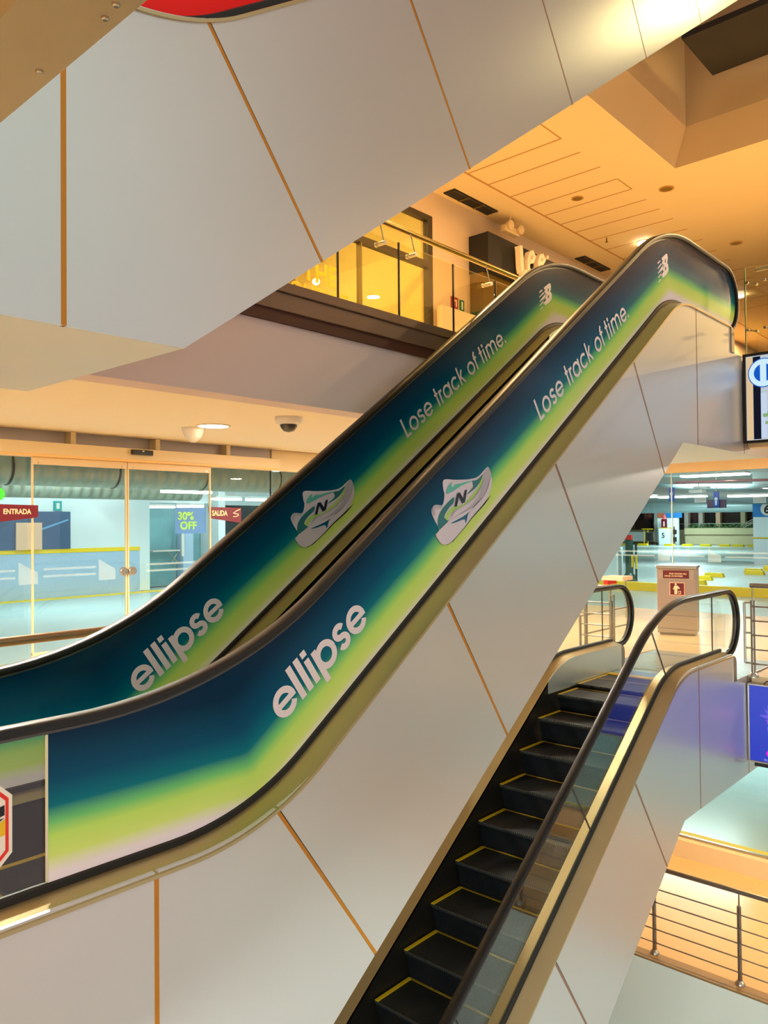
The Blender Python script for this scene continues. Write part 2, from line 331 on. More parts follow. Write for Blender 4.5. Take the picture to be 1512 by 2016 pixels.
# far wall of the mall level: glazing beside the sliding door, bulkhead over it
b = MB(); b.box(-7, 15.05, 9.98, 10.06, 1.0, 1.9); struct(b.build('wall_far_bulkhead', M['greyp']))
b = MB(); b.box(8.3, 15.05, 9.93, 10.0, .90, 1.24); struct(b.build('trim_33', M['cream']))
for i, (x0, x1) in enumerate(((-2.6, -.2), (-.2, 2.2), (2.2, 4.36), (7.05, 8.28), (8.30, 11.6), (11.6, 15.0))):
    b = MB(); b.box(x0+.01, x1-.01, 9.95, 9.962, ZM+.02, .92); struct(b.build('window_%d' % (3+i), M['dglass']))
b = MB(); b.box(8.285, 8.295, 9.94, 9.97, ZM, .9); struct(b.build('trim_34', M['black']))
b = MB(); b.box(-7, 15.05, 9.9, 10.0, ZM-.02, ZM+.02); struct(b.build('trim_35', M['cream']))
# ---- parking beyond the glass (shared by both glazed sides)
b = MB(); b.box(-12, 70, 10.0, 48, ZM-.3, ZM-.02); b.box(15.1, 70, -12, 10.0, ZM-.3, ZM-.02); struct(b.build('floor_parking', M['pfloor']))
b = MB(); b.box(-12, 70, 10.1, 48, 2.0, 2.2); b.box(15.2, 70, -12, 10.1, 2.0, 2.2); struct(b.build('ceiling_parking', M['pceil']))
b = MB(); b.box(-12, 11.3, 19.0, 19.2, -.55, 2.0); struct(b.build('wall_parking', M['pwall']))
b = MB(); b.box(-12, 11.3, 19.0, 19.2, ZM-.02, -.62); struct(b.build('wall_parking_dado', M['pblue']))
b = MB(); b.box(-12, 11.3, 18.985, 19.2, -.62, -.52); struct(b.build('trim_36', M['yellowp']))
b = MB(); b.box(-12, 13.5, 18.55, 18.98, ZM-.02, ZM-.012); struct(b.build('trim_37', M['yellowp']))
b = MB(); b.box(69.8, 70, -12, 48, ZM, 2); b.box(-12, 70, 47.8, 48, ZM, 2); b.box(-12, -11.8, 10, 48, ZM, 2); struct(b.build('wall_parking_far', M['night']))
b = MB(); b.box(15.2, 70, -12.2, -12, ZM, 2); struct(b.build('wall_parking_right', M['pwall']))  # unseen wall, placed near and white to reflect cool light in the cladding
# unit with dark glazing behind the right part of the door
b = MB(); b.box(11.3, 14.0, 19.9, 20.0, ZM, 2.0); struct(b.build('wall_store', M['greyg']))
b = MB(); b.box(11.3, 11.6, 19.0, 19.9, ZM, 2.0); b.box(11.6, 14.0, 19.3, 19.9, .68, 2.0); b.box(13.86, 14.1, 19.0, 19.9, ZM, 2.0); struct(b.build('wall_store_front', M['pwall']))
b = MB(); b.box(14.1, 20, 19.9, 20.0, ZM, .65); struct(b.build('window_9', M['night']))
b = MB(); b.box(14.1, 20, 19.9, 20.0, .65, 2.0); b.box(16.1, 16.35, 19.85, 19.9, ZM, .65); struct(b.build('wall_store_side', M['pwall']))
b = MB(); b.box(13.05, 13.4, 19.6, 19.9, ZM, -.2); struct(b.build('wall_store_pier', M['pblue']))
# ================================================================ ESCALATORS
def curve_path(z0, p, z1, Rl, Ru, xs, xe, n=14):
    xi, zi = p; m = T35; t = math.tan(math.radians(17.5)); pts = []
    xl = xi+(z0-zi)/m; xu = xi+(z1-zi)/m
    pts.append((xs, z0)); Tl = Rl*t; cx, cz = xl-Tl, z0+Rl
    for i in range(n+1):
        a = math.radians(35)*i/n; pts.append((cx+Rl*math.sin(a), cz-Rl*math.cos(a)))
    Tu = Ru*t; cx, cz = xu+Tu, z1-Ru
    for i in range(n+1):
        a = math.radians(35)*(1-i/n); x = cx-Ru*math.sin(a)
        pts.append((x, cz+Ru*math.cos(a)))
    pts.append((xe, z1))
    return [q for q in pts if q[0] <= xe+1e-6] if pts[-2][0] <= xe else clip_x(pts, xs, xe)
def clip_x(pts, xa, xb):
    out = []
    for i in range(len(pts)-1):
        (x0, z0), (x1, z1) = pts[i], pts[i+1]
        if x1 < xa or x0 > xb or x1 == x0: continue
        f = lambda x: z0+(z1-z0)*(x-x0)/(x1-x0)
        a, c = max(x0, xa), min(x1, xb)
        if not out: out.append((a, f(a)))
        out.append((c, f(c)))
    return out
def zat(pts, x):
    for i in range(len(pts)-1):
        (x0, z0), (x1, z1) = pts[i], pts[i+1]
        if x0 <= x <= x1 and x1 > x0: return z0+(z1-z0)*(x-x0)/(x1-x0)
    return pts[-1][1]
def normals(pts):
    o = []
    for i in range(len(pts)):
        a = pts[max(0, i-1)]; c = pts[min(len(pts)-1, i+1)]; dx, dz = c[0]-a[0], c[1]-a[1]; l = math.hypot(dx, dz) or 1
        o.append((-dz/l, dx/l))
    return o
def sweep_path(mb, pts, sec):
    # sec: list of (y, offset along the upward normal)
    nn = normals(pts); mb.sweep([[(p[0]+q[0]*d, y, p[1]+q[1]*d) for y, d in sec] for p, q in zip(pts, nn)])
    return mb
def rail_loop(rt, xn_up, xn_lo, r, zdeck_up, zdeck_lo, inset=0.0):
    # centre/outer line of the handrail incl. the newel bends; rt is the top line
    nn = normals(rt); top = [(p[0]-q[0]*inset, p[1]-q[1]*inset) for p, q in zip(rt, nn)]
    rr = r-inset; out = []
    a0 = math.radians(265)
    zt = rt[0][1]; c = (xn_lo, zt-r)
    lo = []
    for i in range(17):
        a = math.radians(90)+math.radians(200)*i/16; x, z = c[0]+rr*math.cos(a), c[1]+rr*math.sin(a)
        lo.append((x, z))
    zt = rt[-1][1]; c = (xn_up, zt-r); hi = []
    for i in range(17):
        a = math.radians(90)-math.radians(200)*i/16; x, z = c[0]+rr*math.cos(a), c[1]+rr*math.sin(a)
        hi.append((x, z))
    return lo[::-1]+[q for q in top if xn_lo < q[0] < xn_up]+hi

M['steelpale'] = mat('pale_satin_steel', srgb(214, 220, 218), .3, .7, noise=.08, nscale=3)
YN, YF = 3.0, 4.24           # the two balustrade planes
def grad_mat(name, dx, dz, d0z, d1z):
    m = bpy.data.materials.new(name); m.use_nodes = True; nt = m.node_tree; L = nt.links; b = nt.nodes['Principled BSDF']
    g = nt.nodes.new('ShaderNodeTexCoord'); sp = nt.nodes.new('ShaderNodeSeparateXYZ'); L.new(g.outputs['Object'], sp.inputs[0])
    def mth(op, a, c=None, v=None):
        n = nt.nodes.new('ShaderNodeMath'); n.operation = op
        for i, q in enumerate((a, c)):
            if q is None: continue
            if isinstance(q, (int, float)): n.inputs[i].default_value = q
            else: L.new(q, n.inputs[i])
        return n.outputs[0]
    X, Z = sp.outputs[0], sp.outputs[2]
    flat = mth('SUBTRACT', Z, d0z+dz); inc = mth('ADD', mth('MULTIPLY', mth('SUBTRACT', X, 4.736+dx), -S35), mth('MULTIPLY', mth('SUBTRACT', Z, .285+dz), C35)); inc = mth('ADD', inc, .05)
    upf = mth('SUBTRACT', Z, d1z+dz)
    def smooth(op, a, c, k):
        n = nt.nodes.new('ShaderNodeMath'); n.operation = op; L.new(a, n.inputs[0]); L.new(c, n.inputs[1]); n.inputs[2].default_value = k; return n.outputs[0]
    d = smooth('SMOOTH_MAX', smooth('SMOOTH_MIN', flat, inc, .03), upf, .05)
    nz = nt.nodes.new('ShaderNodeTexNoise'); nz.inputs['Scale'].default_value = .8; L.new(g.outputs['Object'], nz.inputs['Vector'])
    d = mth('ADD', d, mth('MULTIPLY', mth('SUBTRACT', nz.outputs['Fac'], .5), .05))
    r = nt.nodes.new('ShaderNodeValToRGB'); L.new(d, r.inputs[0]); e = r.color_ramp
    st = [(0, (240, 232, 250)), (.065, (238, 230, 244)), (.13, (206, 230, 128)), (.21, (184, 224, 110)), (.262, (110, 196, 120)), (.325, (0, 110, 130)), (.42, (0, 74, 110)), (.60, (0, 40, 70))]
    e.elements[0].position = 0; e.elements[0].color = (*srgb(*st[0][1]), 1); e.elements[1].position = st[-1][0]; e.elements[1].color = (*srgb(*st[-1][1]), 1)
    for p, c in st[1:-1]: q = e.elements.new(p); q.color = (*srgb(*c), 1)
    L.new(r.outputs[0], b.inputs['Base Color']); b.inputs['Roughness'].default_value = .2; b.inputs['Specular IOR Level'].default_value = .16
    return m
GR = grad_mat('printed_gradient_film', 0, 0, -1.388, 2.132)

# ---- printed lettering drawn as strokes in (a, d): a along the slope, d up from the balustrade base
def ad(a, d): return (4.736+a*C35-d*S35, .285+a*S35+d*C35)
def arc(cx, cy, r, a0, a1, n=20, ry=None):
    ry = r if ry is None else ry
    return [(cx+r*math.cos(math.radians(a0+(a1-a0)*i/n)), cy+ry*math.sin(math.radians(a0+(a1-a0)*i/n))) for i in range(n+1)]
def stroke(mb, pts, w, Y, f=ad):
    n = len(pts); L = []; Rr = []
    for i in range(n):
        a = pts[max(0, i-1)]; p = pts[i]; c = pts[min(n-1, i+1)]
        d1 = (p[0]-a[0], p[1]-a[1]) if i else (c[0]-p[0], c[1]-p[1]); d2 = (c[0]-p[0], c[1]-p[1]) if i < n-1 else d1
        l1 = math.hypot(*d1) or 1; l2 = math.hypot(*d2) or 1; n1 = (-d1[1]/l1, d1[0]/l1); n2 = (-d2[1]/l2, d2[0]/l2)
        mx, my = n1[0]+n2[0], n1[1]+n2[1]; l = math.hypot(mx, my) or 1; mx /= l; my /= l; k = w/2/max(.4, mx*n1[0]+my*n1[1])
        L.append((p[0]+mx*k, p[1]+my*k)); Rr.append((p[0]-mx*k, p[1]-my*k))
    mb.lay = getattr(mb, 'lay', 0)+1; Y = Y-.00012*mb.lay
    for i in range(n-1): mb.face([(q[0], Y, q[1]) for q in (f(*L[i]), f(*L[i+1]), f(*Rr[i+1]), f(*Rr[i]))])
def rounded(pts, k=4):
    o = []; n = len(pts)
    for i in range(n):
        p0, p1, p2, p3 = pts[i-1], pts[i], pts[(i+1) % n], pts[(i+2) % n]
        for j in range(k):
            t = j/k; o.append(tuple(.5*(2*p1[c]+(p2[c]-p0[c])*t+(2*p0[c]-5*p1[c]+4*p2[c]-p3[c])*t*t+(3*p1[c]-p0[c]-3*p2[c]+p3[c])*t**3) for c in (0, 1)))
    return o
def poly(mb, pts, Y, f=ad): mb.face([(q[0], Y, q[1]) for q in (f(*p) for p in pts)])
def g_e(mb, cx, cy, R, w, Y): stroke(mb, arc(cx, cy, R-w/2, 0, 330, 30), w, Y); stroke(mb, [(cx-R+w, cy), (cx+R-.001, cy)], w*.86, Y)
def g_o(mb, cx, cy, R, w, Y): stroke(mb, arc(cx, cy, R-w/2, 0, 360, 32), w, Y)
def g_c(mb, cx, cy, R, w, Y): stroke(mb, arc(cx, cy, R-w/2, 42, 318, 26), w, Y)
def g_s(mb, cx, cy, R, w, Y):
    r = (R*2-w)/4
    stroke(mb, arc(cx, cy+r, r*1.15, 20, 270, 16, r)+arc(cx, cy-r, r*1.15, 90, -160, 16, r)[1:], w, Y)
def ellipse_word(Y, parent, da=0):
    b = MB(); w = .038; B = .219; H = .42; xh = .368; R = .078; cy = .295
    g_e(b, -2.433+da, cy, R, w*.92, Y)
    for x in (-2.326, -2.268): stroke(b, [(x+da, B), (x+da, H)], w, Y)
    stroke(b, [(-2.211+da, B), (-2.211+da, xh)], w, Y); stroke(b, [(-2.211+da, .386), (-2.211+da, .421)], w, Y)
    stroke(b, [(-2.153+da, .170), (-2.153+da, .370)], w, Y); g_o(b, -2.088+da, cy, R, w*.95, Y)
    g_s(b, -1.951+da, cy, R, w*.92, Y); g_e(b, -1.813+da, cy, R, w*.92, Y)
    return b.build('printed_word', M['letter'], parent)
def slogan(Y, parent, da=0):
    b = MB(); w = .0225; B = .208; R = .062; cy = .269; H = .379
    A = lambda x: x+da
    stroke(b, [(A(.519), H), (A(.519), B+w/2), (A(.582), B+w/2)], w, Y)
    g_o(b, A(.657), cy, R, w, Y); g_s(b, A(.776), cy, R, w, Y); g_e(b, A(.893), cy, R, w, Y)
    for x in (1.056, 1.880):
        stroke(b, [(A(x), B), (A(x), H)], w, Y); stroke(b, [(A(x-.026), .322), (A(x+.026), .322)], w*.9, Y)
    stroke(b, [(A(1.108), B), (A(1.108), .331)], w, Y); stroke(b, [(A(1.108), .29), (A(1.118), .315), (A(1.148), .321)], w, Y)
    g_o(b, A(1.218), cy, R, w, Y); stroke(b, [(A(1.274), B), (A(1.274), .331)], w, Y)
    g_c(b, A(1.366), cy, R, w, Y)
    stroke(b, [(A(1.450), B), (A(1.450), H)], w, Y); stroke(b, [(A(1.456), .262), (A(1.512), .331)], w, Y); stroke(b, [(A(1.470), .280), (A(1.520), B)], w, Y)
    g_o(b, A(1.665), cy, R, w, Y)
    stroke(b, [(A(1.760), B), (A(1.760), .345)]+arc(A(1.789), .345, .029, 180, 100, 8), w, Y); stroke(b, [(A(1.738), .322), (A(1.792), .322)], w*.9, Y)
    stroke(b, [(A(1.936), B), (A(1.936), .331)], w, Y); stroke(b, [(A(1.936), .348), (A(1.936), .379)], w*1.1, Y)
    stroke(b, [(A(1.990), B), (A(1.990), .331)], w, Y)
    for x in (1.990, 2.068): stroke(b, arc(A(x+.039), .287, .039, 180, 0, 12)+[(A(x+.078), B)], w, Y)
    g_e(b, A(2.240), cy, R, w, Y); stroke(b, [(A(2.326), B), (A(2.326), B+.026)], w*1.05, Y)
    return b.build('printed_slogan', M['letter'], parent)
NB={'s1':[(3.215,0.36),(3.285,0.359),(3.29,0.346),(3.219,0.348)],'s2':[(3.186,0.318),(3.287,0.326),(3.316,0.311),(3.188,0.31)],'s3':[(3.165,0.279),(3.329,0.298),(3.354,0.284),(3.294,0.266),(3.17,0.271)],'s4':[(3.142,0.245),(3.276,0.258),(3.309,0.239),(3.218,0.236),(3.143,0.238)],'s5':[(3.122,0.207),(3.189,0.212),(3.2,0.199),(3.127,0.199)],'body':[(3.333,0.36),(3.376,0.359),(3.467,0.354),(3.482,0.343),(3.48,0.315),(3.458,0.291),(3.43,0.274),(3.444,0.252),(3.433,0.222),(3.404,0.199),(3.342,0.19),(3.243,0.199),(3.243,0.222),(3.214,0.237),(3.247,0.25),(3.299,0.257),(3.299,0.273),(3.336,0.291),(3.312,0.321),(3.349,0.332),(3.329,0.344)],'h1':[(3.405,0.324),(3.422,0.318),(3.4,0.29),(3.375,0.3)],'h2':[(3.363,0.264),(3.384,0.252),(3.362,0.23),(3.339,0.24)]}
SH={'outline':[(-0.916,0.411),(-0.879,0.413),(-0.831,0.376),(-0.802,0.374),(-0.762,0.41),(-0.75,0.447),(-0.713,0.488),(-0.608,0.42),(-0.468,0.336),(-0.383,0.305),(-0.274,0.302),(-0.255,0.28),(-0.261,0.236),(-0.289,0.192),(-0.348,0.153),(-0.432,0.132),(-0.615,0.134),(-0.716,0.129),(-0.857,0.132),(-0.928,0.149),(-0.969,0.186),(-0.981,0.241),(-0.973,0.262),(-0.933,0.266),(-0.935,0.335),(-0.933,0.388)],'sole':[(-0.927,0.264),(-0.801,0.25),(-0.647,0.203),(-0.507,0.169),(-0.372,0.179),(-0.276,0.227),(-0.289,0.192),(-0.348,0.153),(-0.432,0.132),(-0.615,0.134),(-0.716,0.129),(-0.857,0.132),(-0.928,0.149),(-0.969,0.186),(-0.981,0.241),(-0.971,0.261)],'wedge':[(-0.815,0.232),(-0.686,0.193),(-0.57,0.174),(-0.434,0.177),(-0.536,0.175),(-0.627,0.175),(-0.67,0.149),(-0.69,0.144),(-0.689,0.172),(-0.771,0.206)],'teal_heel':[(-0.93,0.266),(-0.92,0.311),(-0.879,0.341),(-0.818,0.353),(-0.728,0.351),(-0.689,0.341),(-0.718,0.317),(-0.767,0.318),(-0.827,0.309),(-0.847,0.292),(-0.827,0.257)],'lime':[(-0.826,0.3),(-0.761,0.305),(-0.711,0.289),(-0.641,0.255),(-0.533,0.248),(-0.428,0.254),(-0.343,0.289),(-0.415,0.226),(-0.535,0.221),(-0.635,0.242),(-0.752,0.276),(-0.808,0.273),(-0.826,0.258),(-0.842,0.283)],'tongue':[(-0.744,0.408),(-0.719,0.427),(-0.668,0.434),(-0.639,0.41),(-0.486,0.334),(-0.458,0.316),(-0.581,0.359),(-0.676,0.38),(-0.733,0.398)],'toe_teal':[(-0.572,0.284),(-0.481,0.284),(-0.466,0.317),(-0.414,0.297),(-0.343,0.289),(-0.392,0.269),(-0.471,0.264)],'N':[(-0.727,0.294),(-0.653,0.347),(-0.626,0.336),(-0.62,0.283),(-0.575,0.318),(-0.551,0.309),(-0.616,0.257),(-0.649,0.266),(-0.649,0.321),(-0.704,0.282)],'toe':[(-0.343,0.289),(-0.276,0.298),(-0.257,0.277),(-0.273,0.225),(-0.372,0.179),(-0.507,0.169),(-0.647,0.203),(-0.709,0.227),(-0.598,0.203),(-0.466,0.203),(-0.387,0.241)],'lace':[(-0.672,0.418),(-0.64,0.43),(-0.597,0.403),(-0.615,0.4),(-0.576,0.388),(-0.54,0.372),(-0.494,0.346),(-0.464,0.336),(-0.465,0.323),(-0.535,0.357),(-0.596,0.383),(-0.641,0.407),(-0.666,0.405)],'ground':[(-0.928,0.149),(-0.857,0.132),(-0.716,0.129),(-0.615,0.134),(-0.45,0.131),(-0.333,0.124),(-0.444,0.116),(-0.607,0.123),(-0.707,0.12),(-0.856,0.122),(-0.92,0.139)],'collar':[(-0.916,0.411),(-0.879,0.413),(-0.831,0.376),(-0.816,0.366),(-0.84,0.364),(-0.874,0.389),(-0.901,0.392),(-0.915,0.362),(-0.924,0.381)]}

def logo(Y, parent, da=0):
    b = MB()
    for k in ('s1', 's2', 's3', 's4', 's5', 'body'): poly(b, [(a+da, d) for a, d in NB[k]], Y)
    b.cur = 1
    for k in ('h1', 'h2'): poly(b, [(a+da, d) for a, d in NB[k]], Y-.0012)
    return b.build('printed_logo', [M['letter'], M['shoedark']], parent, tri=True)
for n, c in (('shoewhite', (214, 206, 222)), ('shoegrey', (178, 174, 190)), ('shoeteal', (44, 116, 124)), ('shoelime', (172, 214, 112)), ('shoeaqua', (92, 186, 176)), ('shoedark', (26, 42, 62)), ('shoeblue', (10, 96, 136)), ('shoeshadow', (24, 26, 22))):
    M[n] = mat('print_'+n, srgb(*c), .3)
def shoe(Y, parent, da=0):
    b = MB(); names = ['shoegrey', 'shoewhite', 'shoeteal', 'shoelime', 'shoeaqua', 'shoedark', 'shoeblue', 'shoeshadow']
    lay = [('ground', 7), ('outline', 1), ('toe', 0), ('teal_heel', 2), ('lime', 3), ('toe_teal', 2), ('tongue', 4), ('lace', 1), ('sole', 1), ('wedge', 6), ('collar', 0), ('N', 5)]
    for i, (k, c) in enumerate(lay): b.cur = c; poly(b, [(a+da, d) for a, d in (SH[k] if k in ('N', 'ground') else rounded(SH[k]))], Y-.0006*i)
    # grey midfoot overlay and stitching band
    b.cur = 0; poly(b, [(a+da, d) for a, d in [(-.80, .262), (-.71, .262), (-.60, .232), (-.50, .215), (-.40, .226), (-.33, .262), (-.43, .236), (-.53, .226), (-.64, .246), (-.74, .279)]], Y-.0063)
    return b.build('printed_shoe', [M[n] for n in names], parent, tri=True)

def escalator(name, label, dx, dz, xend, rail_up, xn, full=True, z1=2.132, group='stacked escalators'):
    root = thing(name, label, 'escalator', group)
    z0 = -1.388; P0 = (4.736, .285); XS = .78 if full else 1.245
    sh = lambda pts: [(x+dx, z+dz) for x, z in pts]
    xe_deck = 8.77 if full else xend
    base = sh(curve_path(z0, P0, z1, 1.35, 1.0, XS-.2, xe_deck))
    cladtop = sh(curve_path(z0-.018, (P0[0], P0[1]-.036), z1-.012, 1.40, 1.0, XS, xe_deck))
    # ---- side cladding in panels, split at the joints
    zb0, zb1 = -2.76, z1-1.378; xb = lambda z: 4.373+(z+1.372)/T35
    xfloor = xend
    def bottom(xa, xb_):
        pts = [(XS+dx-1, zb0+dz), (xb(zb0)+dx, zb0+dz), (xb(zb1)+dx, zb1+dz), (40, zb1+dz)]
        return clip_x(pts, xa, xb_)
    seams = SEAMS[name_key(dx, dz)]
    top_full = cladtop + ([(8.78+dx, -.001+z1-.3+dz+.0), (xfloor, z1-.312+dz)] if full else [])
    # joint lines as (top x, bottom x)
    js = [(XS+dx, XS+dx)]+seams+[(xfloor, xfloor)]
    def top_between(xa, xb_): return clip_x(top_full, xa, xb_)
    g = .008
    for i in range(len(js)-1):
        (ta, ba), (tb, bb) = js[i], js[i+1]
        tp = top_between(ta+(g if i else 0), tb-(g if i < len(js)-2 else 0)); bt = bottom(ba+(g if i else 0), bb-(g if i < len(js)-2 else 0))
        b = MB(); extrude_xz(b, tp+bt[::-1], 2.87, 2.89); b.build('cladding_panel', M['clad'], root, tri=True)
    for ta, ba in seams:
        zt = zat(top_full, ta)-.012; zb = bottom(ba-.001, ba+.001)[0][1]
        b = MB(); extrude_xz(b, [(ta-.011, zt), (ta+.011, zt), (ba+.011, zb+.003), (ba-.011, zb+.003)], 2.8695, 2.888)
        b.build('joint_strip', M['seam'] if ta < 4.5 else M['seam2'], root)
    # soffit, far cladding, inner filling
    bt = bottom(XS+dx, xfloor if xfloor < 10 else 10.0)
    b = MB(); n = len(bt)
    for i in range(n-1):
        (x0, za), (x1, zb_) = bt[i], bt[i+1]; b.face([(x0, 2.888, za), (x1, 2.888, zb_), (x1, 4.375, zb_), (x0, 4.375, za)])
    b.build('soffit', mat('soffit_panel', srgb(226, 222, 208), .32) if 'soffit_panel' not in bpy.data.materials else bpy.data.materials['soffit_panel'], root)
    b = MB(); extrude_xz(b, top_between(XS+dx, xfloor)+bottom(XS+dx, xfloor)[::-1], 4.375, 4.39); b.build('far_cladding', M['clad'], root, tri=True)
    # ---- decks
    for yo, yg, yi in ((2.86, YN, 3.12), (4.40, YF, 4.12)):
        s = 1 if yi > yo else -1
        b = MB(); sweep_path(b, base, [(yo, -.030), (yg-s*.014, 0), (yg-s*.014, -.03), (yo, -.045)]); b.build('outer_deck', M['bronze'], root, smooth=True)
        b = MB(); sweep_path(b, base, [(yg-s*.016, .002), (yg-s*.016, .026), (yg-s*.007, .034), (yg+s*.007, .034), (yg+s*.016, .026), (yg+s*.016, .002), (yg, -.03)]); b.build('glass_gasket', M['gasket'], root)
        b = MB(); sweep_path(b, base, [(yg+s*.014, 0), (yi, -.026), (yi, -.045), (yg+s*.014, -.03)]); b.build('inner_deck', M['bronze'], root, smooth=True)
        if full:
            b = MB(); sweep_path(b, base, [(yi, -.026), (yi, -.42), (yi-s*.012, -.42), (yi-s*.012, -.026)]); b.build('skirt_panel', M['skirt'], root)
            up = clip_x(base, 7.12+dx, xe_deck+dx); nu = normals(up)
            b = MB(); b.sweep([[(p[0], yi+s*.004, p[1]-.027), (p[0], yi+s*.004, max(p[1]-.40, z1+dz-.33)), (p[0], yi, max(p[1]-.40, z1+dz-.33)), (p[0], yi, p[1]-.027)] for p in up]); b.build('newel_side_panel', M['steelpale'], root)
            # rounded end cover of the newel
            zd = z1+dz; x0 = xe_deck+dx; b = MB()
            ya, yb = sorted((yo, yi))
            extrude_xz(b, [(x0, zd-.31), (x0, zd-.032)]+[(x0+.10*math.sin(math.radians(a)), zd-.11+.078*math.cos(math.radians(a))) for a in range(0, 91, 15)]+[(x0+.10, zd-.31)], ya, yb)
            b.build('newel_end_cover', M['steeldark'], root, bevel=.004)
            x1 = XS-.2+dx; b = MB(); zd = z0+dz
            extrude_xz(b, [(x1, zd-.31), (x1, zd-.032)]+[(x1-.10*math.sin(math.radians(a)), zd-.11+.078*math.cos(math.radians(a))) for a in range(0, 91, 15)]+[(x1-.10, zd-.31)], ya, yb)
            b.build('newel_end_cover', M['steeldark'], root, bevel=.004)
    if not full: return root, base, None
    # ---- glass, handrails
    rt = curve_path(-.735, (4.622, .957), rail_up, 2.3, 2.0, -.5, 12)
    rt = sh(rt); outer = rail_loop(rt, xn, .52+dx, .37, z1+dz-.02, z0+dz-.02, 0.0)
    for yg in (YN, YF):
        nn = normals(outer); b = MB()
        # C-shaped rubber rail: outer skin wraps over the guide
        sec = [(-.038, -.006), (-.030, .0), (.030, .0), (.038, -.006), (.041, -.020), (.036, -.034), (.024, -.040), (.024, -.030), (-.024, -.030), (-.024, -.040), (-.036, -.034), (-.041, -.020)]
        b.sweep([[(p[0]+q[0]*d, yg+y, p[1]+q[1]*d) for y, d in sec] for p, q in zip(outer, nn)]); b.build('handrail', M['rubber'], root, smooth=True)
        b = MB(); b.sweep([[(p[0]+q[0]*d, yg+y, p[1]+q[1]*d) for y, d in ((-.011, -.034), (.011, -.034), (.011, -.054), (-.011, -.054))] for p, q in zip(outer, nn)]); b.build('rail_guide', M['guide'], root, smooth=True)
        gl = [(p[0]-q[0]*.05, p[1]-q[1]*.05) for p, q in zip(outer, nn)]
        gl = [q for q in gl if q[1] > (z0+dz if q[0] < 3+dx else z1+dz)+.01 or 1 < q[0]-dx < 8]
        bb = [q for q in base if gl[0][0] < q[0] < gl[-1][0]]
        pl = gl+[(gl[-1][0], bb[-1][1])]+bb[::-1]+[(gl[0][0], bb[0][1])]
        b = MB(); extrude_xz(b, pl, yg-.005, yg+.005); b.build('glass_panel', M['glass'], root, tri=True)
    root['_base'] = 0
    return root, base, (outer, gl, bb)
def name_key(dx, dz): return 'm' if dz == 0 else ('l' if dz < 0 else 'u')
SEAMS = {'m': [(1.777, 1.777), (2.415, 3.088), (3.736, 4.366), (5.018, 5.664), (6.345, 6.962), (7.785, 7.785), (9.16, 9.16)],
         'l': [(1.68, 1.68), (2.30, 2.97), (3.63, 4.26), (4.93, 5.56), (6.251, 6.896), (7.71, 7.71), (9.14, 9.14)],
         'u': [(1.393, 1.393), (2.05, 2.735), (3.37, 4.017), (4.70, 5.349), (6.05, 6.70), (7.40, 8.05), (8.75, 9.4), (10.08, 10.73)]}
e2, base2, _2 = escalator('escalator', 'lower black-stepped escalator with clear glass sides rising from the floor below', -.10, -3.52, 10.25, 2.785, 8.855)
e1, base1, (rl1, gl1, bb1) = escalator('escalator', 'middle escalator wrapped in a blue and green shoe advertisement', 0, 0, 10.25, 2.835, 8.99)
e3, base3, _3 = escalator('escalator', 'uppermost escalator seen from below, pale panels with orange joints', -.47, 3.52, 11.68, 0, 0, full=False, z1=12)
# red advertisement film on the uppermost balustrade
nn = normals(base3); b = MB(); b.sweep([[(p[0]+q[0]*d, y, p[1]+q[1]*d) for y, d in ((2.992, .02), (2.992, .62), (3.004, .62), (3.004, .02))] for p, q in zip(base3, nn)])
b.build('advertising_wrap', mat('red_printed_film', srgb(252, 26, 22), .3, spec=.2), e3)
# ---- advertising wraps on the middle escalator
def wrap(xa, Yp, thick=.003):
    nn = normals(bb1); lowp = [(p[0]+q[0]*.034, p[1]+q[1]*.034) for p, q in zip(bb1, nn)]
    lowp = clip_x(lowp, xa, 8.76); g = [q for q in gl1]
    # upper line from xa to the newel
    i0 = next(i for i in range(len(g)-1) if g[i][0] <= xa <= g[i+1][0] and g[i][1] > (gl1[0][1]+.2))
    za = g[i0][1]+(g[i0+1][1]-g[i0][1])*(xa-g[i0][0])/(g[i0+1][0]-g[i0][0])
    upl = [(xa, za)]+g[i0+1:]
    b = MB(); extrude_xz(b, upl+lowp[::-1], Yp, Yp+thick); return b
w1 = wrap(1.384, 2.991).build('advertising_wrap', GR, e1, tri=True)
w2 = wrap(.75, 4.231).build('advertising_wrap', GR, e1, tri=True)
for w, Yp, da in ((w1, 2.9895, 0), (w2, 4.2295, -.05)):
    ellipse_word(Yp, w, da); slogan(Yp, w, da); logo(Yp, w, da); shoe(Yp, w, da)
b = MB(); b.box(1.375, 1.384, 2.988, 2.994, -1.35, -.79); b.build('glass_joint', mat('pale_glass_edge', srgb(220, 214, 190), .3), e1)
# ---- glass joints of the lower escalator
def joint(x, yg, perp, root, dx, dz):
    xb = x+dx; zb = zat(base2, xb); top = .58 if perp else .62
    nx, nz = (-S35, C35) if perp else (0, 1)
    b = MB(); n0 = (nz*.003, -nx*.003)
    pts = [(xb-n0[0], zb-n0[1]), (xb+n0[0], zb+n0[1]), (xb+n0[0]+nx*top, zb+n0[1]+nz*top), (xb-n0[0]+nx*top, zb-n0[1]+nz*top)]
    extrude_xz(b, pts, yg-.006, yg+.006); b.build('glass_joint', M['gasket'], root)
for yg in (YN, YF):
    joint(8.45, yg, False, e2, 0, 0)
    for x in (7.25, 5.75, 4.25, 2.75): joint(x, yg, True, e2, 0, 0)
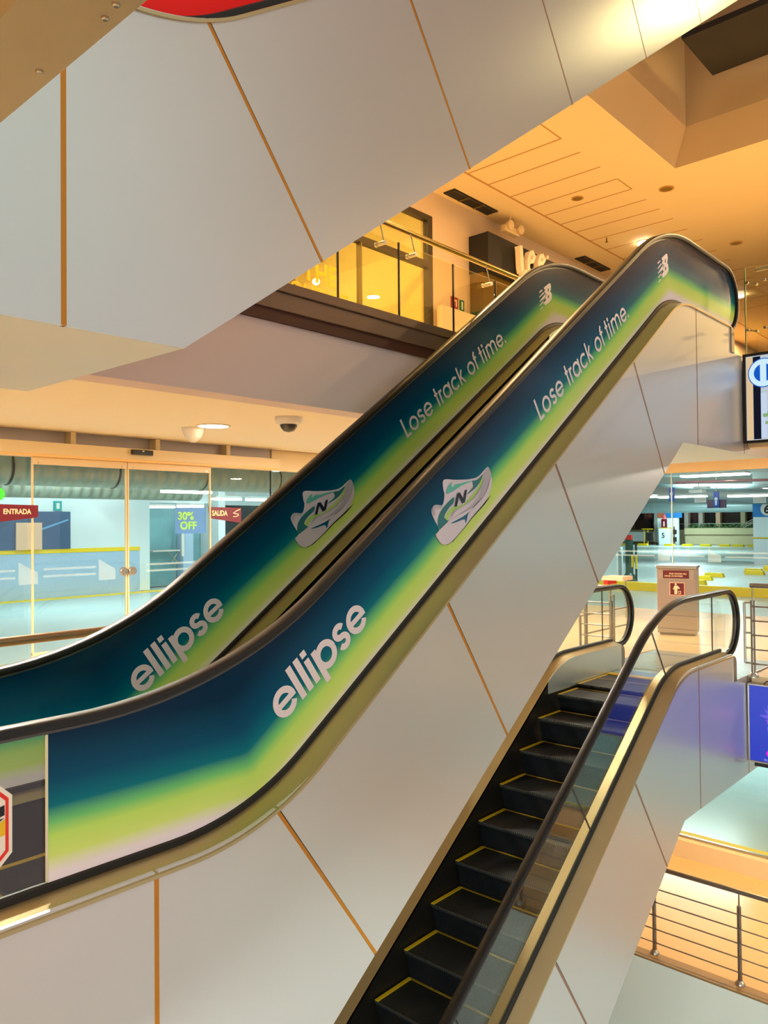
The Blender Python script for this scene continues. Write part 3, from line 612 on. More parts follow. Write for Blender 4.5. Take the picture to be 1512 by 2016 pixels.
# ---- steps
def step_line(dx, dz):
    pts = curve_path(-1.70, (4.40+dx, -.07), 1.82, 1.3, 1.3, .6, 8.6); pts = [(x, z+dz) for x, z in pts]
    return pts
def make_step(root):
    # origin at the nosing, tread runs +x for .405 m, riser hangs below
    b = MB()
    b.box(.004, .405, 3.135, 4.105, -.03, 0)
    s = b.build('step', M['tread'], root)
    b = MB(); prof = [(0, 0), (.012, -.02), (.028, -.07), (.045, -.14), (.07, -.236)]; w = .0
    n = len(prof)
    b.sweep([[(x, 3.135, z), (x, 4.105, z), (x+.01, 4.105, z), (x+.01, 3.135, z)] for x, z in prof]); r = b.build('riser', M['riser'], s)
    b = MB()
    for y0 in [3.14+.0195*i for i in range(50)]: b.box(-.003, .006, y0, y0+.008, -.012, .001)
    b.build('comb_edge', M['comb'], s)
    b = MB(); b.box(0, .40, 4.072, 4.105, 0, .004); b.build('side_stripe', M['yellow'], s)
    b = MB(); b.box(0, .40, 3.135, 3.165, 0, .004); b.build('side_stripe', M['yellow'], s)
    b = MB(); b.box(.385, .405, 3.165, 4.072, 0, .003); b.build('rear_stripe', M['dimyellow'], s)
    return s
M['riser'] = mat('dark_ribbed_riser', srgb(34, 38, 44), .38, .5); ribs(M['riser'], 32, .9, 'Y')
M['comb'] = mat('worn_comb_metal', srgb(120, 118, 108), .4, .8); M['dimyellow'] = mat('shaded_yellow_line', srgb(156, 126, 24), .5)  # rear stripe's yellow is darkened to paint in its shade
def walk(pts, start_x, step):
    # positions at equal arc spacing in both directions from start_x
    L = [0]
    for i in range(1, len(pts)): L.append(L[-1]+math.hypot(pts[i][0]-pts[i-1][0], pts[i][1]-pts[i-1][1]))
    def at(s):
        for i in range(1, len(pts)):
            if L[i] >= s: f = (s-L[i-1])/(L[i]-L[i-1] or 1); return (pts[i-1][0]+f*(pts[i][0]-pts[i-1][0]), pts[i-1][1]+f*(pts[i][1]-pts[i-1][1]))
        return pts[-1]
    s0 = next(L[i-1]+math.hypot(start_x-pts[i-1][0], zat(pts, start_x)-pts[i-1][1]) for i in range(1, len(pts)) if pts[i][0] >= start_x)
    out = []; s = s0 % step
    while s < L[-1]: out.append(at(s)); s += step
    return out
for root, dx, dz in ((e2, 0, -3.52), (e1, 0, 0)):
    pos = walk(step_line(dx, dz), 4.40, .4175); proto = make_step(root)
    for i, (x, z) in enumerate(pos):
        s = proto if i == 0 else copy_tree(proto, root)
        s.location = (x, 0, z)
    # landing plates and combs
    for (xa, xb_, zf, xc) in ((8.62, 10.25, 1.82+dz, 8.28), (-.45, .62, -1.70+dz, 0)):
        b = MB(); b.box(xa, xb_, 2.88 if xa > 5 and xb_ > 9 else 3.12, 4.39 if xa > 5 else 4.12, zf-.03, zf+.002); b.build('landing_plate', M['landing'] if 'landing' in M else M.setdefault('landing', mat('steel_landing_plate', srgb(196, 200, 196), .25, .7, bump=.1, bscale=80)), root)
    b = MB(); b.box(8.36, 8.62, 3.135, 4.105, 1.79+dz, 1.825+dz); b.build('comb_plate', M['landing'], root)
    b = MB(); b.box(8.24, 8.36, 3.135, 4.105, 1.80+dz, 1.832+dz)
    b.build('yellow_comb', M['yellow'], root)
# ---- warning sticker on the clear glass of the middle escalator (cut by the picture edge)
t = e1
def oct_(cx, cz, w, h, c): return [(cx-w+c, cz-h), (cx+w-c, cz-h), (cx+w, cz-h+c), (cx+w, cz+h-c), (cx+w-c, cz+h), (cx-w+c, cz+h), (cx-w, cz+h-c), (cx-w, cz-h+c)]
st = MB(); extrude_xz(st, oct_(1.135, -1.09, .115, .16, .055), 2.990, 2.9915); st = st.build('warning_sticker', M['white'], e1, tri=True)
b = MB(); o = oct_(1.135, -1.09, .102, .147, .050); i_ = oct_(1.135, -1.09, .090, .135, .045)
for k in range(8): j = (k+1) % 8; b.face([(o[k][0], 2.9893, o[k][1]), (o[j][0], 2.9893, o[j][1]), (i_[j][0], 2.9893, i_[j][1]), (i_[k][0], 2.9893, i_[k][1])])
b.build('red_border', M['red'], st)
b = MB(); P = lambda pts: b.face([(x, 2.9888, z) for x, z in pts])
P([(1.08, -1.085), (1.222, -1.052), (1.222, -1.015), (1.08, -1.045)]); P([(1.10, -1.13), (1.222, -1.062), (1.19, -1.065), (1.09, -1.12)]); b.build('black_drawing', M['black'], st)
b = MB(); P([(1.10, -1.14), (1.225, -1.125), (1.225, -1.065), (1.15, -1.11)]); b.build('yellow_drawing', M['yellow'], st)
# ================================================================ RAILINGS
def glass_rail(name, label, x0, x1, y, zf, joints, m_tube, ztop, brackets):
    t = thing(name, label, 'railing'); xs = [x0]+joints+[x1]
    for i in range(len(xs)-1): MB().box(xs[i]+.006, xs[i+1]-.006, y-.006, y+.006, zf, ztop-.13).build('glass_pane', M['uglass'], t)
    for x in joints: MB().box(x-.006, x+.006, y-.008, y+.008, zf, ztop-.13).build('pane_joint', M['black'], t)
    MB().tube((x0, y, ztop), (x1, y, ztop), .028, 16).build('handrail', m_tube, t, smooth=True)
    for x in brackets:
        b = MB(); b.tube((x, y-.01, ztop-.22), (x, y-.09, ztop-.22), .02, 12); b.tube((x, y+.01, ztop-.22), (x, y+.03, ztop-.22), .022, 12); b.tube((x, y-.07, ztop-.21), (x, y-.02, ztop-.02), .006, 8)
        b.build('bracket', M['steel'], t, smooth=True)
    return t
glass_rail('glass_railing', 'yellow-lit glass railing with brass-coloured handrail on the upper floor edge', 3.0, 9.1, 4.72, 1.88, [3.9, 4.68, 5.47, 6.3, 7.05, 7.72], mat('brass_tint_tube', srgb(196, 162, 92), .22, .9), 2.73, [5.19, 5.62, 6.85, 7.4])
glass_rail('glass_railing', 'glass railing with brown tube handrail in front of the sliding doors', -3, 3.4, 4.75, ZM, [-2, -.8, .4, 1.6, 2.8], mat('brown_tube', srgb(150, 118, 86), .35, .5), -.665, [])
# upper right glass railing along x = 9.2
t = thing('glass_railing', 'upright green-edged glass panel with tube rail above the round-logo screen', 'railing')
MB().box(9.21, 9.222, 2.12, 2.85, 1.84, 2.83).build('glass_pane', M['uglass'], t); MB().box(9.21, 9.222, .6, 2.10, 1.84, 2.83).build('glass_pane', M['uglass'], t)
MB().box(9.206, 9.226, 2.846, 2.856, 1.84, 2.83).build('pane_edge', M['gedge'], t)
MB().tube((9.25, 2.74, 2.80), (9.25, -1, 2.80), .028, 16).build('handrail', M['steel'], t, smooth=True)
for z in (2.66, 2.13):
    for y in (2.80, 2.62):
        b = MB(); b.tube((9.20, y+.03, z), (9.24, y+.03, z), .016, 10); b.tube((9.24, y+.03, z), (9.30, y-.05, z-.01), .008, 8); b.tube((9.27, y-.04, z-.01), (9.33, y-.04, z-.01), .015, 10); b.build('bracket', M['steeldark'], t, smooth=True)
def bar_rail(name, label, x, ys, zf, y_end, m=None, top=1.06, ladder=None, bars=5, group=None):
    t = thing(name, label, 'railing', group); m = m or M['steeldark']
    for y in ys:
        b = MB(); b.tube((x, y, zf), (x, y, zf+top-.16), .024, 14); b.tube((x, y, zf+top-.16), (x, y, zf+top-.02), .008, 8); p = b.build('post', m, t, smooth=True)
        MB().lathe((x, y, zf), [(.055, 0), (.055, .015), (.045, .03), (.026, .05)], 20).build('post_flange', M['steel'], p, smooth=True)
    MB().tube((x, ys[0]+(.02 if ys[0] > y_end else -.02), zf+top), (x, y_end, zf+top), .027, 16).build('top_rail', m, t, smooth=True)
    for k in range(bars):
        z = zf+.15+k*.165*(top/1.06)
        MB().tube((x-.03, ys[0], z), (x-.03, y_end, z), .0085, 8).build('cross_bar', m, t, smooth=True)
    if ladder:
        MB().tube((x, ladder, zf+.15), (x, ladder, zf+.15+4*.165), .013, 8).build('end_upright', m, t, smooth=True)
        for k in range(bars): MB().tube((x, ys[0], zf+.15+k*.165), (x, ladder, zf+.15+k*.165), .011, 8).build('end_rung', M['steel'], t, smooth=True)
    return t
bar_rail('bar_railing', 'steel bar railing on the mall floor right of the clear-sided escalator', 9.12, [2.80, 1.6, .4, -.8], ZM, -1.2, top=1.0, ladder=2.885)
bar_rail('bar_railing', 'steel bar railing behind the far newel of the clear-sided escalator', 9.12, [4.46, 4.80], ZM, 4.85, top=.90, ladder=4.42)
t = thing('bar_railing', 'low steel guard rail ending with a post left of the escalator landing', 'railing')
for z in (-1.18, -1.42): MB().tube((9.12, 4.88, z), (10.5, 4.88, z), .012, 8).build('cross_bar', M['steeldark'], t, smooth=True)
MB().tube((9.12, 4.88, ZM), (9.12, 4.88, -1.17), .016, 10).build('post', M['steeldark'], t, smooth=True)
bar_rail('bar_railing', 'steel bar railing on the orange-lit lower floor edge', 9.32, [5.15, 4.05, 3.06, 2.06, 1.06, .06], ZL, -.6, top=1.04)

# ================================================================ SCREENS
t = thing('advertising_screen', 'black framed screen showing a round white and blue logo, on the upper slab edge', 'screen')
def fr(t, x, ya, yb, za, zb, w, m, d=.06):
    b = MB(); b.box(x-d, x, yb, ya, zb-w, zb); b.box(x-d, x, yb, ya, za, za+w); b.box(x-d, x, ya-w, ya, za+w, zb-w); b.box(x-d, x, yb, yb+w, za+w, zb-w); b.build('frame', m, t, bevel=.004)
fr(t, 9.17, 2.86, .9, .86, 1.845, .03, M['black'])
def panel(nm, m, x, ya, yb, za, zb, p): return MB().box(x, x+.004, yb, ya, za, zb).build(nm, m, p)
s = panel('display', emis('display_pale', srgb(214, 226, 236), .75), 9.13, 2.83, .93, .89, 1.815, t)
panel('cream_strip', emis('display_cream', srgb(240, 206, 160), .85), 9.127, 2.825, 2.76, .90, 1.805, s)
panel('dark_strip', emis('display_navy', srgb(22, 26, 48), .6), 9.127, 2.757, 2.68, .90, 1.805, s)
panel('pale_column', emis('display_white', srgb(206, 222, 246), .9), 9.126, 2.68, 2.62, .91, 1.40, s)
panel('peach_column', emis('display_peach', srgb(240, 180, 140), .9), 9.126, 2.605, 2.3, .91, 1.40, s)
b = MB(); random.seed(3)
for i in range(26): y, z = random.uniform(2.45, 2.64), random.uniform(1.05, 1.28); b.box(9.124, 9.126, y-.02, y+.02, z-.015, z+.015)
b.build('leaf_picture', emis('display_leaf', srgb(150, 190, 130), .8), s)
b = MB(); b.lathe((9.1235, 2.648, 1.62), [(.001, .002), (.16, .002), (.16, 0), (.001, 0)], 40, 'x'); b.build('logo_disc', emis('logo_blue', srgb(16, 92, 200), .95), s)
b = MB()
for i in range(40):
    a0, a1 = 2*math.pi*i/40, 2*math.pi*(i+1)/40
    b.face([(9.1215, 2.648+.150*math.cos(a0), 1.62+.150*math.sin(a0)), (9.1215, 2.648+.150*math.cos(a1), 1.62+.150*math.sin(a1)), (9.1215, 2.648+.098*math.cos(a1), 1.62+.098*math.sin(a1)), (9.1215, 2.648+.098*math.cos(a0), 1.62+.098*math.sin(a0))])
b.face([(9.1213, 2.682, 1.50), (9.1213, 2.618, 1.50), (9.1213, 2.618, 1.74), (9.1213, 2.682, 1.74)])
b.build('logo_ring', emis('logo_white', srgb(206, 236, 250), 1.0), s)
t = thing('advertising_screen', 'blue advertising screen with a purple flower picture, on the mall slab edge', 'screen')
fr(t, 9.16, 2.86, 1.20, -2.62, -1.77, .018, M['steel'], .07)
s = panel('display', None or mat('display_blue', (0, 0, 0), .3, emit=srgb(28, 60, 206), es=.85), 9.10, 2.842, 1.215, -2.60, -1.79, t)
def burst(nm, cy, cz, n, r0, r1, w, col, es, x, seed=1):
    random.seed(seed); b = MB()
    for i in range(n):
        a = random.uniform(0, 2*math.pi); r = random.uniform(r0, r1); c, s_ = math.cos(a), math.sin(a); q = w*random.uniform(.6, 1.4)
        b.face([(x, cy-s_*q*.2, cz+c*q*.2), (x, cy+c*r*.5-s_*q, cz+s_*r*.5+c*q), (x, cy+c*r, cz+s_*r), (x, cy+c*r*.5+s_*q, cz+s_*r*.5-c*q)])
    return b.build(nm, emis(nm+'_light', srgb(*col), es), s)
burst('petals', 2.60, -2.13, 46, .09, .165, .012, (112, 104, 232), .9, 9.0985); burst('pink_petals', 2.58, -2.15, 30, .05, .10, .010, (200, 90, 220), .9, 9.0975, 5); burst('pale_petals', 2.57, -2.14, 16, .03, .06, .006, (236, 190, 240), .95, 9.0965, 8)
b = MB(); b.lathe((9.0955, 2.64, -2.505), [(.001, .001), (.036, .001), (.036, 0), (.001, 0)], 24, 'x'); b.build('magenta_dot', emis('magenta_light', srgb(232, 40, 214), 1), s)
text('caption', 'GÜ', M['letter'], .075, FX(9.094, 2.625, -2.30), s, bold=.02, depth=.001)
text('small_caption', 'GUE DE', emis('caption_light', srgb(190, 190, 240), .9), .032, FX(9.094, 2.70, -2.585), s, depth=.001)
b = MB(); b.box(9.10, 9.15, 2.60, 2.80, -2.66, -2.63); b.build('lower_bracket', M['black'], t)
b = MB(); b.tube((9.13, 2.70, -1.765), (9.13, 2.67, -1.735), .006, 8); b.tube((9.13, 2.67, -1.735), (9.13, 2.1, -1.735), .006, 8); b.build('cable', M['black'], t)

# ================================================================ LITTER BIN
bin_root = t = thing('litter_bin', 'tall brushed metal litter bin with two maroon labels', 'bin')
b = MB(); b.box(11.76, 12.2, 4.475, 5.03, ZM+.03, -.70); b.build('body', mat('bronze_tinted_steel', srgb(176, 158, 146), .38, .6), t, bevel=.008)
b = MB(); b.box(11.74, 12.22, 4.46, 5.045, -.70, -.655); b.build('lid', M['steel'], t, bevel=.01)
b = MB(); b.box(11.80, 12.16, 4.50, 5.0, ZM, ZM+.03); b.build('plinth', M['black'], t)
b = MB(); b.box(11.752, 11.762, 4.50, 5.005, -.86, -.715); fl = b.build('flap', mat('flap_steel', srgb(190, 172, 156), .35, .7), t, bevel=.003)
s = MB().box(11.747, 11.753, 4.57, 4.94, -.845, -.725).build('label', M['maroon'], t)
text('label_text', 'POR FAVOR NO', M['lightcream'], .034, FX(11.746, 4.85, -.787), s, bold=.02, depth=.001); text('label_text', 'ARROJE LAS BANDEJAS', M['lightcream'], .030, FX(11.746, 4.92, -.820), s, bold=.02, depth=.001, sx=.86)
s = MB().box(11.750, 11.760, 4.63, 4.85, -1.10, -.905).build('pictogram_plate', M['peach'], t)
MB().box(11.747, 11.750, 4.642, 4.838, -1.09, -.916).build('pictogram_ground', M['maroon'], s)
b = MB(); F = lambda pts: b.face([(11.746, 4.838-u*.196, -1.09+v*.174) for u, v in pts])
F([(.30, .06), (.50, .06), (.52, .55), (.66, .50), (.70, .56), (.55, .78), (.36, .80), (.27, .70), (.20, .46), (.26, .43), (.31, .55)]); F([(.40+.075*math.cos(a*.52), .90+.085*math.sin(a*.52)) for a in range(12)])
F([(.60, .06), (.76, .06), (.79, .32), (.57, .32)]); b.build('figure', M['lightcream'], s, tri=True)
b = MB(); b.face([(11.7455, 4.838-u*.196, -1.09+v*.174) for u, v in ((.635, .10), (.725, .10), (.745, .28), (.615, .28))]); b.build('figure_cutout', M['maroon'], s)

# ================================================================ SLIDING DOORS (far wall, y = 9.9)
t = thing('sliding_door_header', 'cream sliding door header beam with short posts above it', 'door header')
b = MB(); b.box(-3, 8.30, 9.72, 9.95, .925, 1.075); b.build('beam', M['cream'], t, bevel=.006)
b = MB(); b.box(-3, 8.28, 9.735, 9.95, .895, .925); b.build('lower_lip', mat('amber_lit_lip', srgb(246, 200, 128), .5), t)
for x in (-.6, 1.4, 3.3, 4.88, 6.12, 7.34): MB().box(x-.035, x+.035, 9.80, 9.97, 1.075, 1.238).build('short_post', M['cream'], t)
t = thing('door_sensor', 'black motion sensor bar on the door header', 'sensor')
b = MB(); b.box(5.645, 5.965, 9.66, 9.72, .985, 1.055); b.build('housing', M['black'], t, bevel=.012); MB().box(5.79, 5.82, 9.655, 9.66, 1.03, 1.045).build('indicator', M['white'], t)
def leaf(x0, x1, lab, hx):
    t = thing('sliding_door_leaf', lab, 'door')
    MB().box(x0+.006, x1-.006, 9.845, 9.857, ZM+.12, .805).build('glass_pane', M['dglass'], t)
    MB().box(x0, x1, 9.83, 9.872, .80, .895).build('top_rail', M['cream'], t, bevel=.004)
    MB().box(x0, x0+.020, 9.838, 9.866, ZM+.12, .80).build('stile', M['cream'], t); MB().box(x1-.020, x1, 9.838, 9.866, ZM+.12, .80).build('stile', M['cream'], t)
    MB().box(x0, x1, 9.83, 9.872, ZM+.02, ZM+.14).build('bottom_rail', M['cream'], t)
    b = MB(); b.lathe((hx, 9.80, -.60), [(.001, 0), (.05, 0), (.06, .01), (.06, .03), (.03, .04), (.03, .055)], 20, 'y'); b.build('lock', M['steel'], t, smooth=True)
    for k in (.06, .94):
        b = MB(); b.lathe((x0+(x1-x0)*k, 9.826, .825), [(.001, 0), (.010, 0), (.010, .006)], 10, 'y'); b.build('screw', M['steel'], t)
leaf(4.36, 5.66, 'left glass sliding door leaf with cream top rail', 5.60); leaf(5.67, 7.04, 'right glass sliding door leaf with cream top rail', 5.73)
def decal(nm, lab, pts, plane, grp):
    b = MB()
    if plane == 'y': b.face([(x, 9.83, z) for x, z in pts])
    else: b.face([(15.03, y, z) for y, z in pts])
    o = b.build(nm, M['frost']); return tag(o, lab, 'decal', grp)
for i, x in enumerate((4.19, 5.24)):
    decal('frosted_decal', ('white slanted frosted logo decal on glass left of the door post', 'white slanted frosted logo decal on the left door leaf')[i], [(x, -.70), (x+.24, -.70), (x+.24, -.56), (x, -.42)], 'y', None)
for x0, x1, l in ((4.50, 5.20, 'on the left door leaf'), (5.95, 6.95, 'on the right door leaf'), (3.3, 4.15, 'on the fixed pane left of the doors')):
    for z, w in ((-.535, 'upper'), (-.625, 'lower')): decal('frosted_stripe', '%s white frosted stripe %s' % (w, l), [(x0, z), (x1, z), (x1, z+.028), (x0, z+.028)], 'y', None)
for i, y in enumerate((6.35, 5.39)):
    decal('frosted_decal', ('left slanted frosted decal on the glass behind the litter bin', 'right slanted frosted decal on the glass behind the litter bin')[i], [(y, -.75), (y-.24, -.75), (y-.24, -.63), (y, -.50)], 'x', None)
for y0, y1, l in ((7.6, 6.42, 'left of both decals'), (6.05, 5.45, 'between the two decals'), (5.08, 3.9, 'right of both decals')):
    for z, w in ((-.585, 'upper'), (-.665, 'lower')): decal('frosted_stripe', '%s frosted stripe on the right glass wall, %s' % (w, l), [(y0, z), (y1, z), (y1, z+.03), (y0, z+.03)], 'x', None)
t = thing('entrance_sign', 'wine-red ENTRADA sign on the glass', 'sign')
b = MB(); b.face([(3.3, 9.82, .305), (4.43, 9.82, .285), (4.43, 9.82, .145), (4.40, 9.82, .13), (3.3, 9.82, 0.0)]); b.build('sign_board', M['winered'], t, tri=True)
text('lettering', 'ENTRADA', M['lightcream'], .088, FY(4.0, 9.815, .175), t, bold=.03, depth=.001, sx=.84)
t = thing('exit_sign', 'wine-red SALIDA sign on the glass', 'sign')
b = MB(); b.face([(7.03, 9.9, .295), (7.65, 9.9, .285), (7.65, 9.9, .055), (7.6, 9.9, .055), (7.05, 9.9, .125)]); b.build('sign_board', M['winered'], t, tri=True)
text('lettering', 'SALIDA', M['lightcream'], .11, FY(7.10, 9.895, .165), t, bold=.03, depth=.001, sx=.78)
b = MB(); flat = lambda x, z: (x, z); stroke(b, [(7.63, .265), (7.56, .24), (7.50, .205), (7.53, .195), (7.59, .19), (7.59, .165), (7.54, .15), (7.49, .15)], .012, 9.895, flat); b.build('swirl', M['lightcream'], t)
t = thing('green_sticker', 'bright green sticker cut off by the left picture edge', 'sticker')
b = MB(); b.lathe((3.98, 9.90, .42), [(.001, 0), (.08, 0), (.08, .003), (.001, .003)], 24, 'y'); b.build('disc', mat('bright_green_print', srgb(80, 240, 80), .4), t)
# poster 30% OFF hanging on the store glass
t = thing('sale_poster', 'translucent blue 30% OFF poster in yellow-green letters', 'poster')
MB().box(6.46, 6.99, 9.900, 9.903, -.10, .28).build('sheet', mat('blue_poster', srgb(104, 160, 240), .4, alpha=.8), t)
lg = mat('lime_lettering', srgb(180, 240, 110), .5)
text('lettering', '30%', lg, .155, FY(6.50, 9.897, .105), t, bold=.04, depth=.001, sx=1.05); text('lettering', 'OFF', lg, .155, FY(6.54, 9.897, -.035), t, bold=.04, depth=.001, sx=1.05)
# ceiling fittings at the mall level
t = thing('security_camera', 'white dome security camera with black lens under the ceiling', 'camera')
b = MB(); b.lathe((5.97, 6.84, 1.239), [(.16, 0), (.16, -.03), (.14, -.07), (.09, -.085)], 24); b.build('housing', M['white'], t, smooth=True)
b = MB(); b.lathe((5.97, 6.84, 1.16), [(.10, 0), (.095, -.03), (.06, -.075), (.001, -.09)], 20); b.build('dome', M['black'], t, smooth=True)
t = thing('downlight', 'lit round recessed downlight near the dome camera', 'ceiling light')
b = MB(); b.lathe((5.79, 8.03, 1.24), [(.21, 0), (.21, -.012), (.18, -.012), (.18, 0)], 28, caps=False); b.build('trim_ring', M['white'], t); b = MB(); b.lathe((5.79, 8.03, 1.236), [(.18, 0), (.18, -.008), (.001, -.008)], 28); b.build('lamp', M['down'], t)
t = thing('ceiling_speaker', 'small white cone-shaped fitting left of the lit downlight', 'ceiling fitting')
b = MB(); b.lathe((5.75, 8.4, 1.24), [(.15, 0), (.14, -.02), (.10, -.12), (.03, -.18), (.001, -.185)], 20); b.build('cone', M['white'], t, smooth=True)

# ================================================================ UPPER FLOOR
t = thing('glazed_shop', 'yellow-lit glazed shop front with dark brown frame on the upper floor', 'shop window')
def fb(nm, x0, x1, z0, z1, m=M['brownf']): MB().box(x0, x1, 7.86, 7.96, z0, z1).build(nm, m, t)
fb('frame_head', 3, 9.95, 4.88, 4.97); fb('frame_jamb', 9.83, 9.95, ZU, 4.88); fb('transom', 3, 9.83, 4.12, 4.22)
MB().box(3, 9.83, 7.90, 7.912, 4.22, 4.88).build('upper_pane', M['sglass'], t)
for x0, x1 in ((3, 5), (5, 7.0), (7.0, 8.28), (8.30, 9.83)): MB().box(x0, x1-.01, 7.90, 7.912, ZU, 4.12).build('glass_pane', M['sglass'], t)
fb('mullion', 8.275, 8.295, ZU, 4.12, mat('olive_joint', srgb(120, 100, 40), .5))
fb('mullion', 6.985, 7.0, ZU, 4.12, bpy.data.materials['olive_joint'])
s = text('lettering', 'THE', M['gold'], .40, FY(7.12, 7.85, 3.33), t, bold=.02, depth=.004, sx=.9)
text('lettering', 'OUTLET', M['gold'], .33, FY(6.88, 7.85, 3.03), t, bold=.01, depth=.004, sx=.9)
b = MB(); b.box(7.3, 7.95, 9.2, 9.88, ZU+.002, 3.4); tag(b.build('display_cabinet', mat('pale_cabinet', srgb(236, 214, 150), .6)), 'pale cabinet standing behind the yellow shop glass', 'cabinet')
t = thing('downlight', 'small glowing ball in place of a lamp reflection in the yellow-lit shop', 'lamp')
b = MB(); b.lathe((8.35, 8.9, 3.78), [(.001, .06), (.05, .03), (.06, 0), (.05, -.03), (.001, -.06)], 14); b.build('reflection_glow', M['down'], t, smooth=True); MB().tube((8.35, 8.9, 3.84), (8.35, 8.9, 5.4), .008, 6).build('cord', M['brownf'], t)  # glowing ball on an added cord imitates a lamp's reflection
t = thing('shop_sign_box', 'black box fascia of the clothing shop with cut-out Lee letters', 'shop sign')
MB().box(11.0, 20, 7.5, 7.898, 4.28, 4.93).build('fascia_box', M['blackm'], t)
M['olive2'] = mat('shop_glass_olive', srgb(112, 86, 30), .12)
MB().box(11.02, 20, 7.62, 7.898, 3.62, 4.28).build('window_band', M['olive2'], t)
MB().box(11.02, 20, 7.62, 7.898, ZU, 3.62).build('lower_panel', M['black'], t)
b = MB(); fw = lambda x, z: (x, z); Yl = 7.44
def slabstroke(pts, w, y0, y1):
    q = MB(); stroke(q, pts, w, y0, fw); n = len(b.v)
    for f in q.f:
        p = [q.v[i] for i in f]; b.face(p); b.face([(x, y1, z) for x, y, z in p][::-1])
        for i in range(4): j = (i+1) % 4; b.face([p[i], p[j], (p[j][0], y1, p[j][2]), (p[i][0], y1, p[i][2])])
slabstroke([(11.80, 4.86), (11.82, 4.80), (11.84, 4.50), (11.87, 4.40)], .10, 7.36, 7.46); slabstroke([(11.87, 4.40), (12.0, 4.44)], .07, 7.36, 7.46)
slabstroke([(12.08, 4.64), (12.2, 4.68), (12.26, 4.78), (12.20, 4.84), (12.12, 4.80), (12.06, 4.66), (12.06, 4.52), (12.14, 4.45), (12.28, 4.50)], .07, 7.36, 7.46)
slabstroke([(12.44, 4.70), (12.54, 4.73), (12.60, 4.80), (12.55, 4.87), (12.47, 4.84), (12.41, 4.72), (12.41, 4.60), (12.48, 4.54), (12.64, 4.60)], .065, 7.36, 7.46)
slabstroke([(12.70, 4.86), (12.74, 4.90)], .05, 7.36, 7.46)
b.build('lettering', M['lightcream'], t)
b = MB(); b.lathe((11.45, 7.60, 3.75), [(.012, 0), (.012, .01)], 8, 'y')
for x, z in ((11.35, 3.95), (11.55, 3.92), (11.75, 3.88), (11.62, 4.02), (11.9, 3.9), (11.38, 3.8), (11.8, 4.02)): b.box(x-.012, x+.012, 7.605, 7.62, z-.012, z+.012)
b.build('small_lights', emis('tiny_white_lights', (1, .86, .6), 2.2), t)
def vent(x0, x1, lab):
    t = thing('air_vent', lab, 'vent', None); b = MB(); b.box(x0, x1, 7.56, 7.79, ZC-.02, ZC+.0); b.build('backing', M['blackm'], t)
    n = 3
    for i in range(n): a = x0+(x1-x0)*i/n; MB().box(a+.008, a+(x1-x0)/n-.008, 7.57, 7.60, ZC-.028, ZC-.02).build('slat', M['brownf'], t)
    for k in range(1, n): MB().box(x0+(x1-x0)*k/n-.01, x0+(x1-x0)*k/n+.01, 7.56, 7.79, ZC-.032, ZC-.02).build('divider', M['olive'], t)
vent(10.16, 11.40, 'dark air vent in the upper ceiling near the shop front'); vent(14.53, 15.66, 'dark air vent in the upper ceiling between the two escalator tops')
t = thing('emergency_light', 'cream twin-head emergency light under the upper ceiling', 'light fitting')
MB().box(11.55, 12.0, 7.50, 7.62, 5.10, 5.22).build('housing', M['cream'], t, bevel=.02)
for x in (11.62, 11.95): b = MB(); b.lathe((x, 7.42, 5.20), [(.001, 0), (.07, 0), (.085, .02), (.06, .10)], 18, 'y'); b.build('lamp_head', M['cream'], t, smooth=True)
MB().tube((11.78, 7.56, 5.22), (11.78, 7.56, ZC), .02, 8).build('stem', M['cream'], t)
for (x, y, lab, lit) in ((11.87, 6.30, 'small dark unlit downlight among the ceiling boards', 0), (12.52, 5.06, 'unlit downlight below the corner of the ceiling opening', 0), (15.9, 5.07, 'unlit downlight above the curved top of the wrapped escalator', 0), (14.6, 6.36, 'glowing downlight touching the top of the wrapped escalator rail', 1), (19.6, 6.2, 'glowing downlight right of the wrapped escalator newel', 1)):
    t = thing('downlight', lab, 'ceiling light'); r = .10 if x < 12 else (.12 if not lit else .13)
    b = MB(); b.lathe((x, y, ZC), [(r, 0), (r, -.012), (r*.8, -.012), (r*.8, 0)], 24, caps=False); b.build('trim_ring', mat('ochre_ring', srgb(200, 150, 70), .5) if 'ochre_ring' not in bpy.data.materials else bpy.data.materials['ochre_ring'], t)
    b = MB(); b.lathe((x, y, ZC-.004), [(r*.8, 0), (r*.8, -.004 if not lit else -.05), (.001, -.004 if not lit else -.07)], 24); b.build('lens', M['olive'] if not lit else emis('bright_lamp', (1, .85, .6), 40), t)
t = thing('fire_sprinkler', 'tiny sprinkler head on the boarded ceiling', 'sprinkler'); b = MB(); b.tube((13.9, 6.78, ZC), (13.9, 6.78, ZC-.08), .012, 8); b.lathe((13.9, 6.78, ZC-.08), [(.03, 0), (.03, -.008), (.001, -.008)], 10); b.build('head', M['olive'], t)
t = thing('fire_sign', 'small red fire sign on the upper wall', 'sign'); MB().box(10.47, 10.66, 7.885, 7.898, 3.52, 3.80).build('plate', mat('dark_red_sign', srgb(150, 24, 24), .5), t)
b = MB(); b.box(10.51, 10.55, 7.88, 7.885, 3.66, 3.76); b.box(10.55, 10.62, 7.88, 7.885, 3.73, 3.76); b.box(10.59, 10.62, 7.88, 7.885, 3.64, 3.73); b.build('pictogram', M['peach'], t)
t = thing('escape_sign', 'small green escape sign beside the red fire sign', 'sign'); MB().box(10.71, 10.83, 7.885, 7.898, 3.60, 3.79).build('plate', M['green'], t); MB().box(10.75, 10.79, 7.88, 7.885, 3.63, 3.76).build('pictogram', M['white'], t)
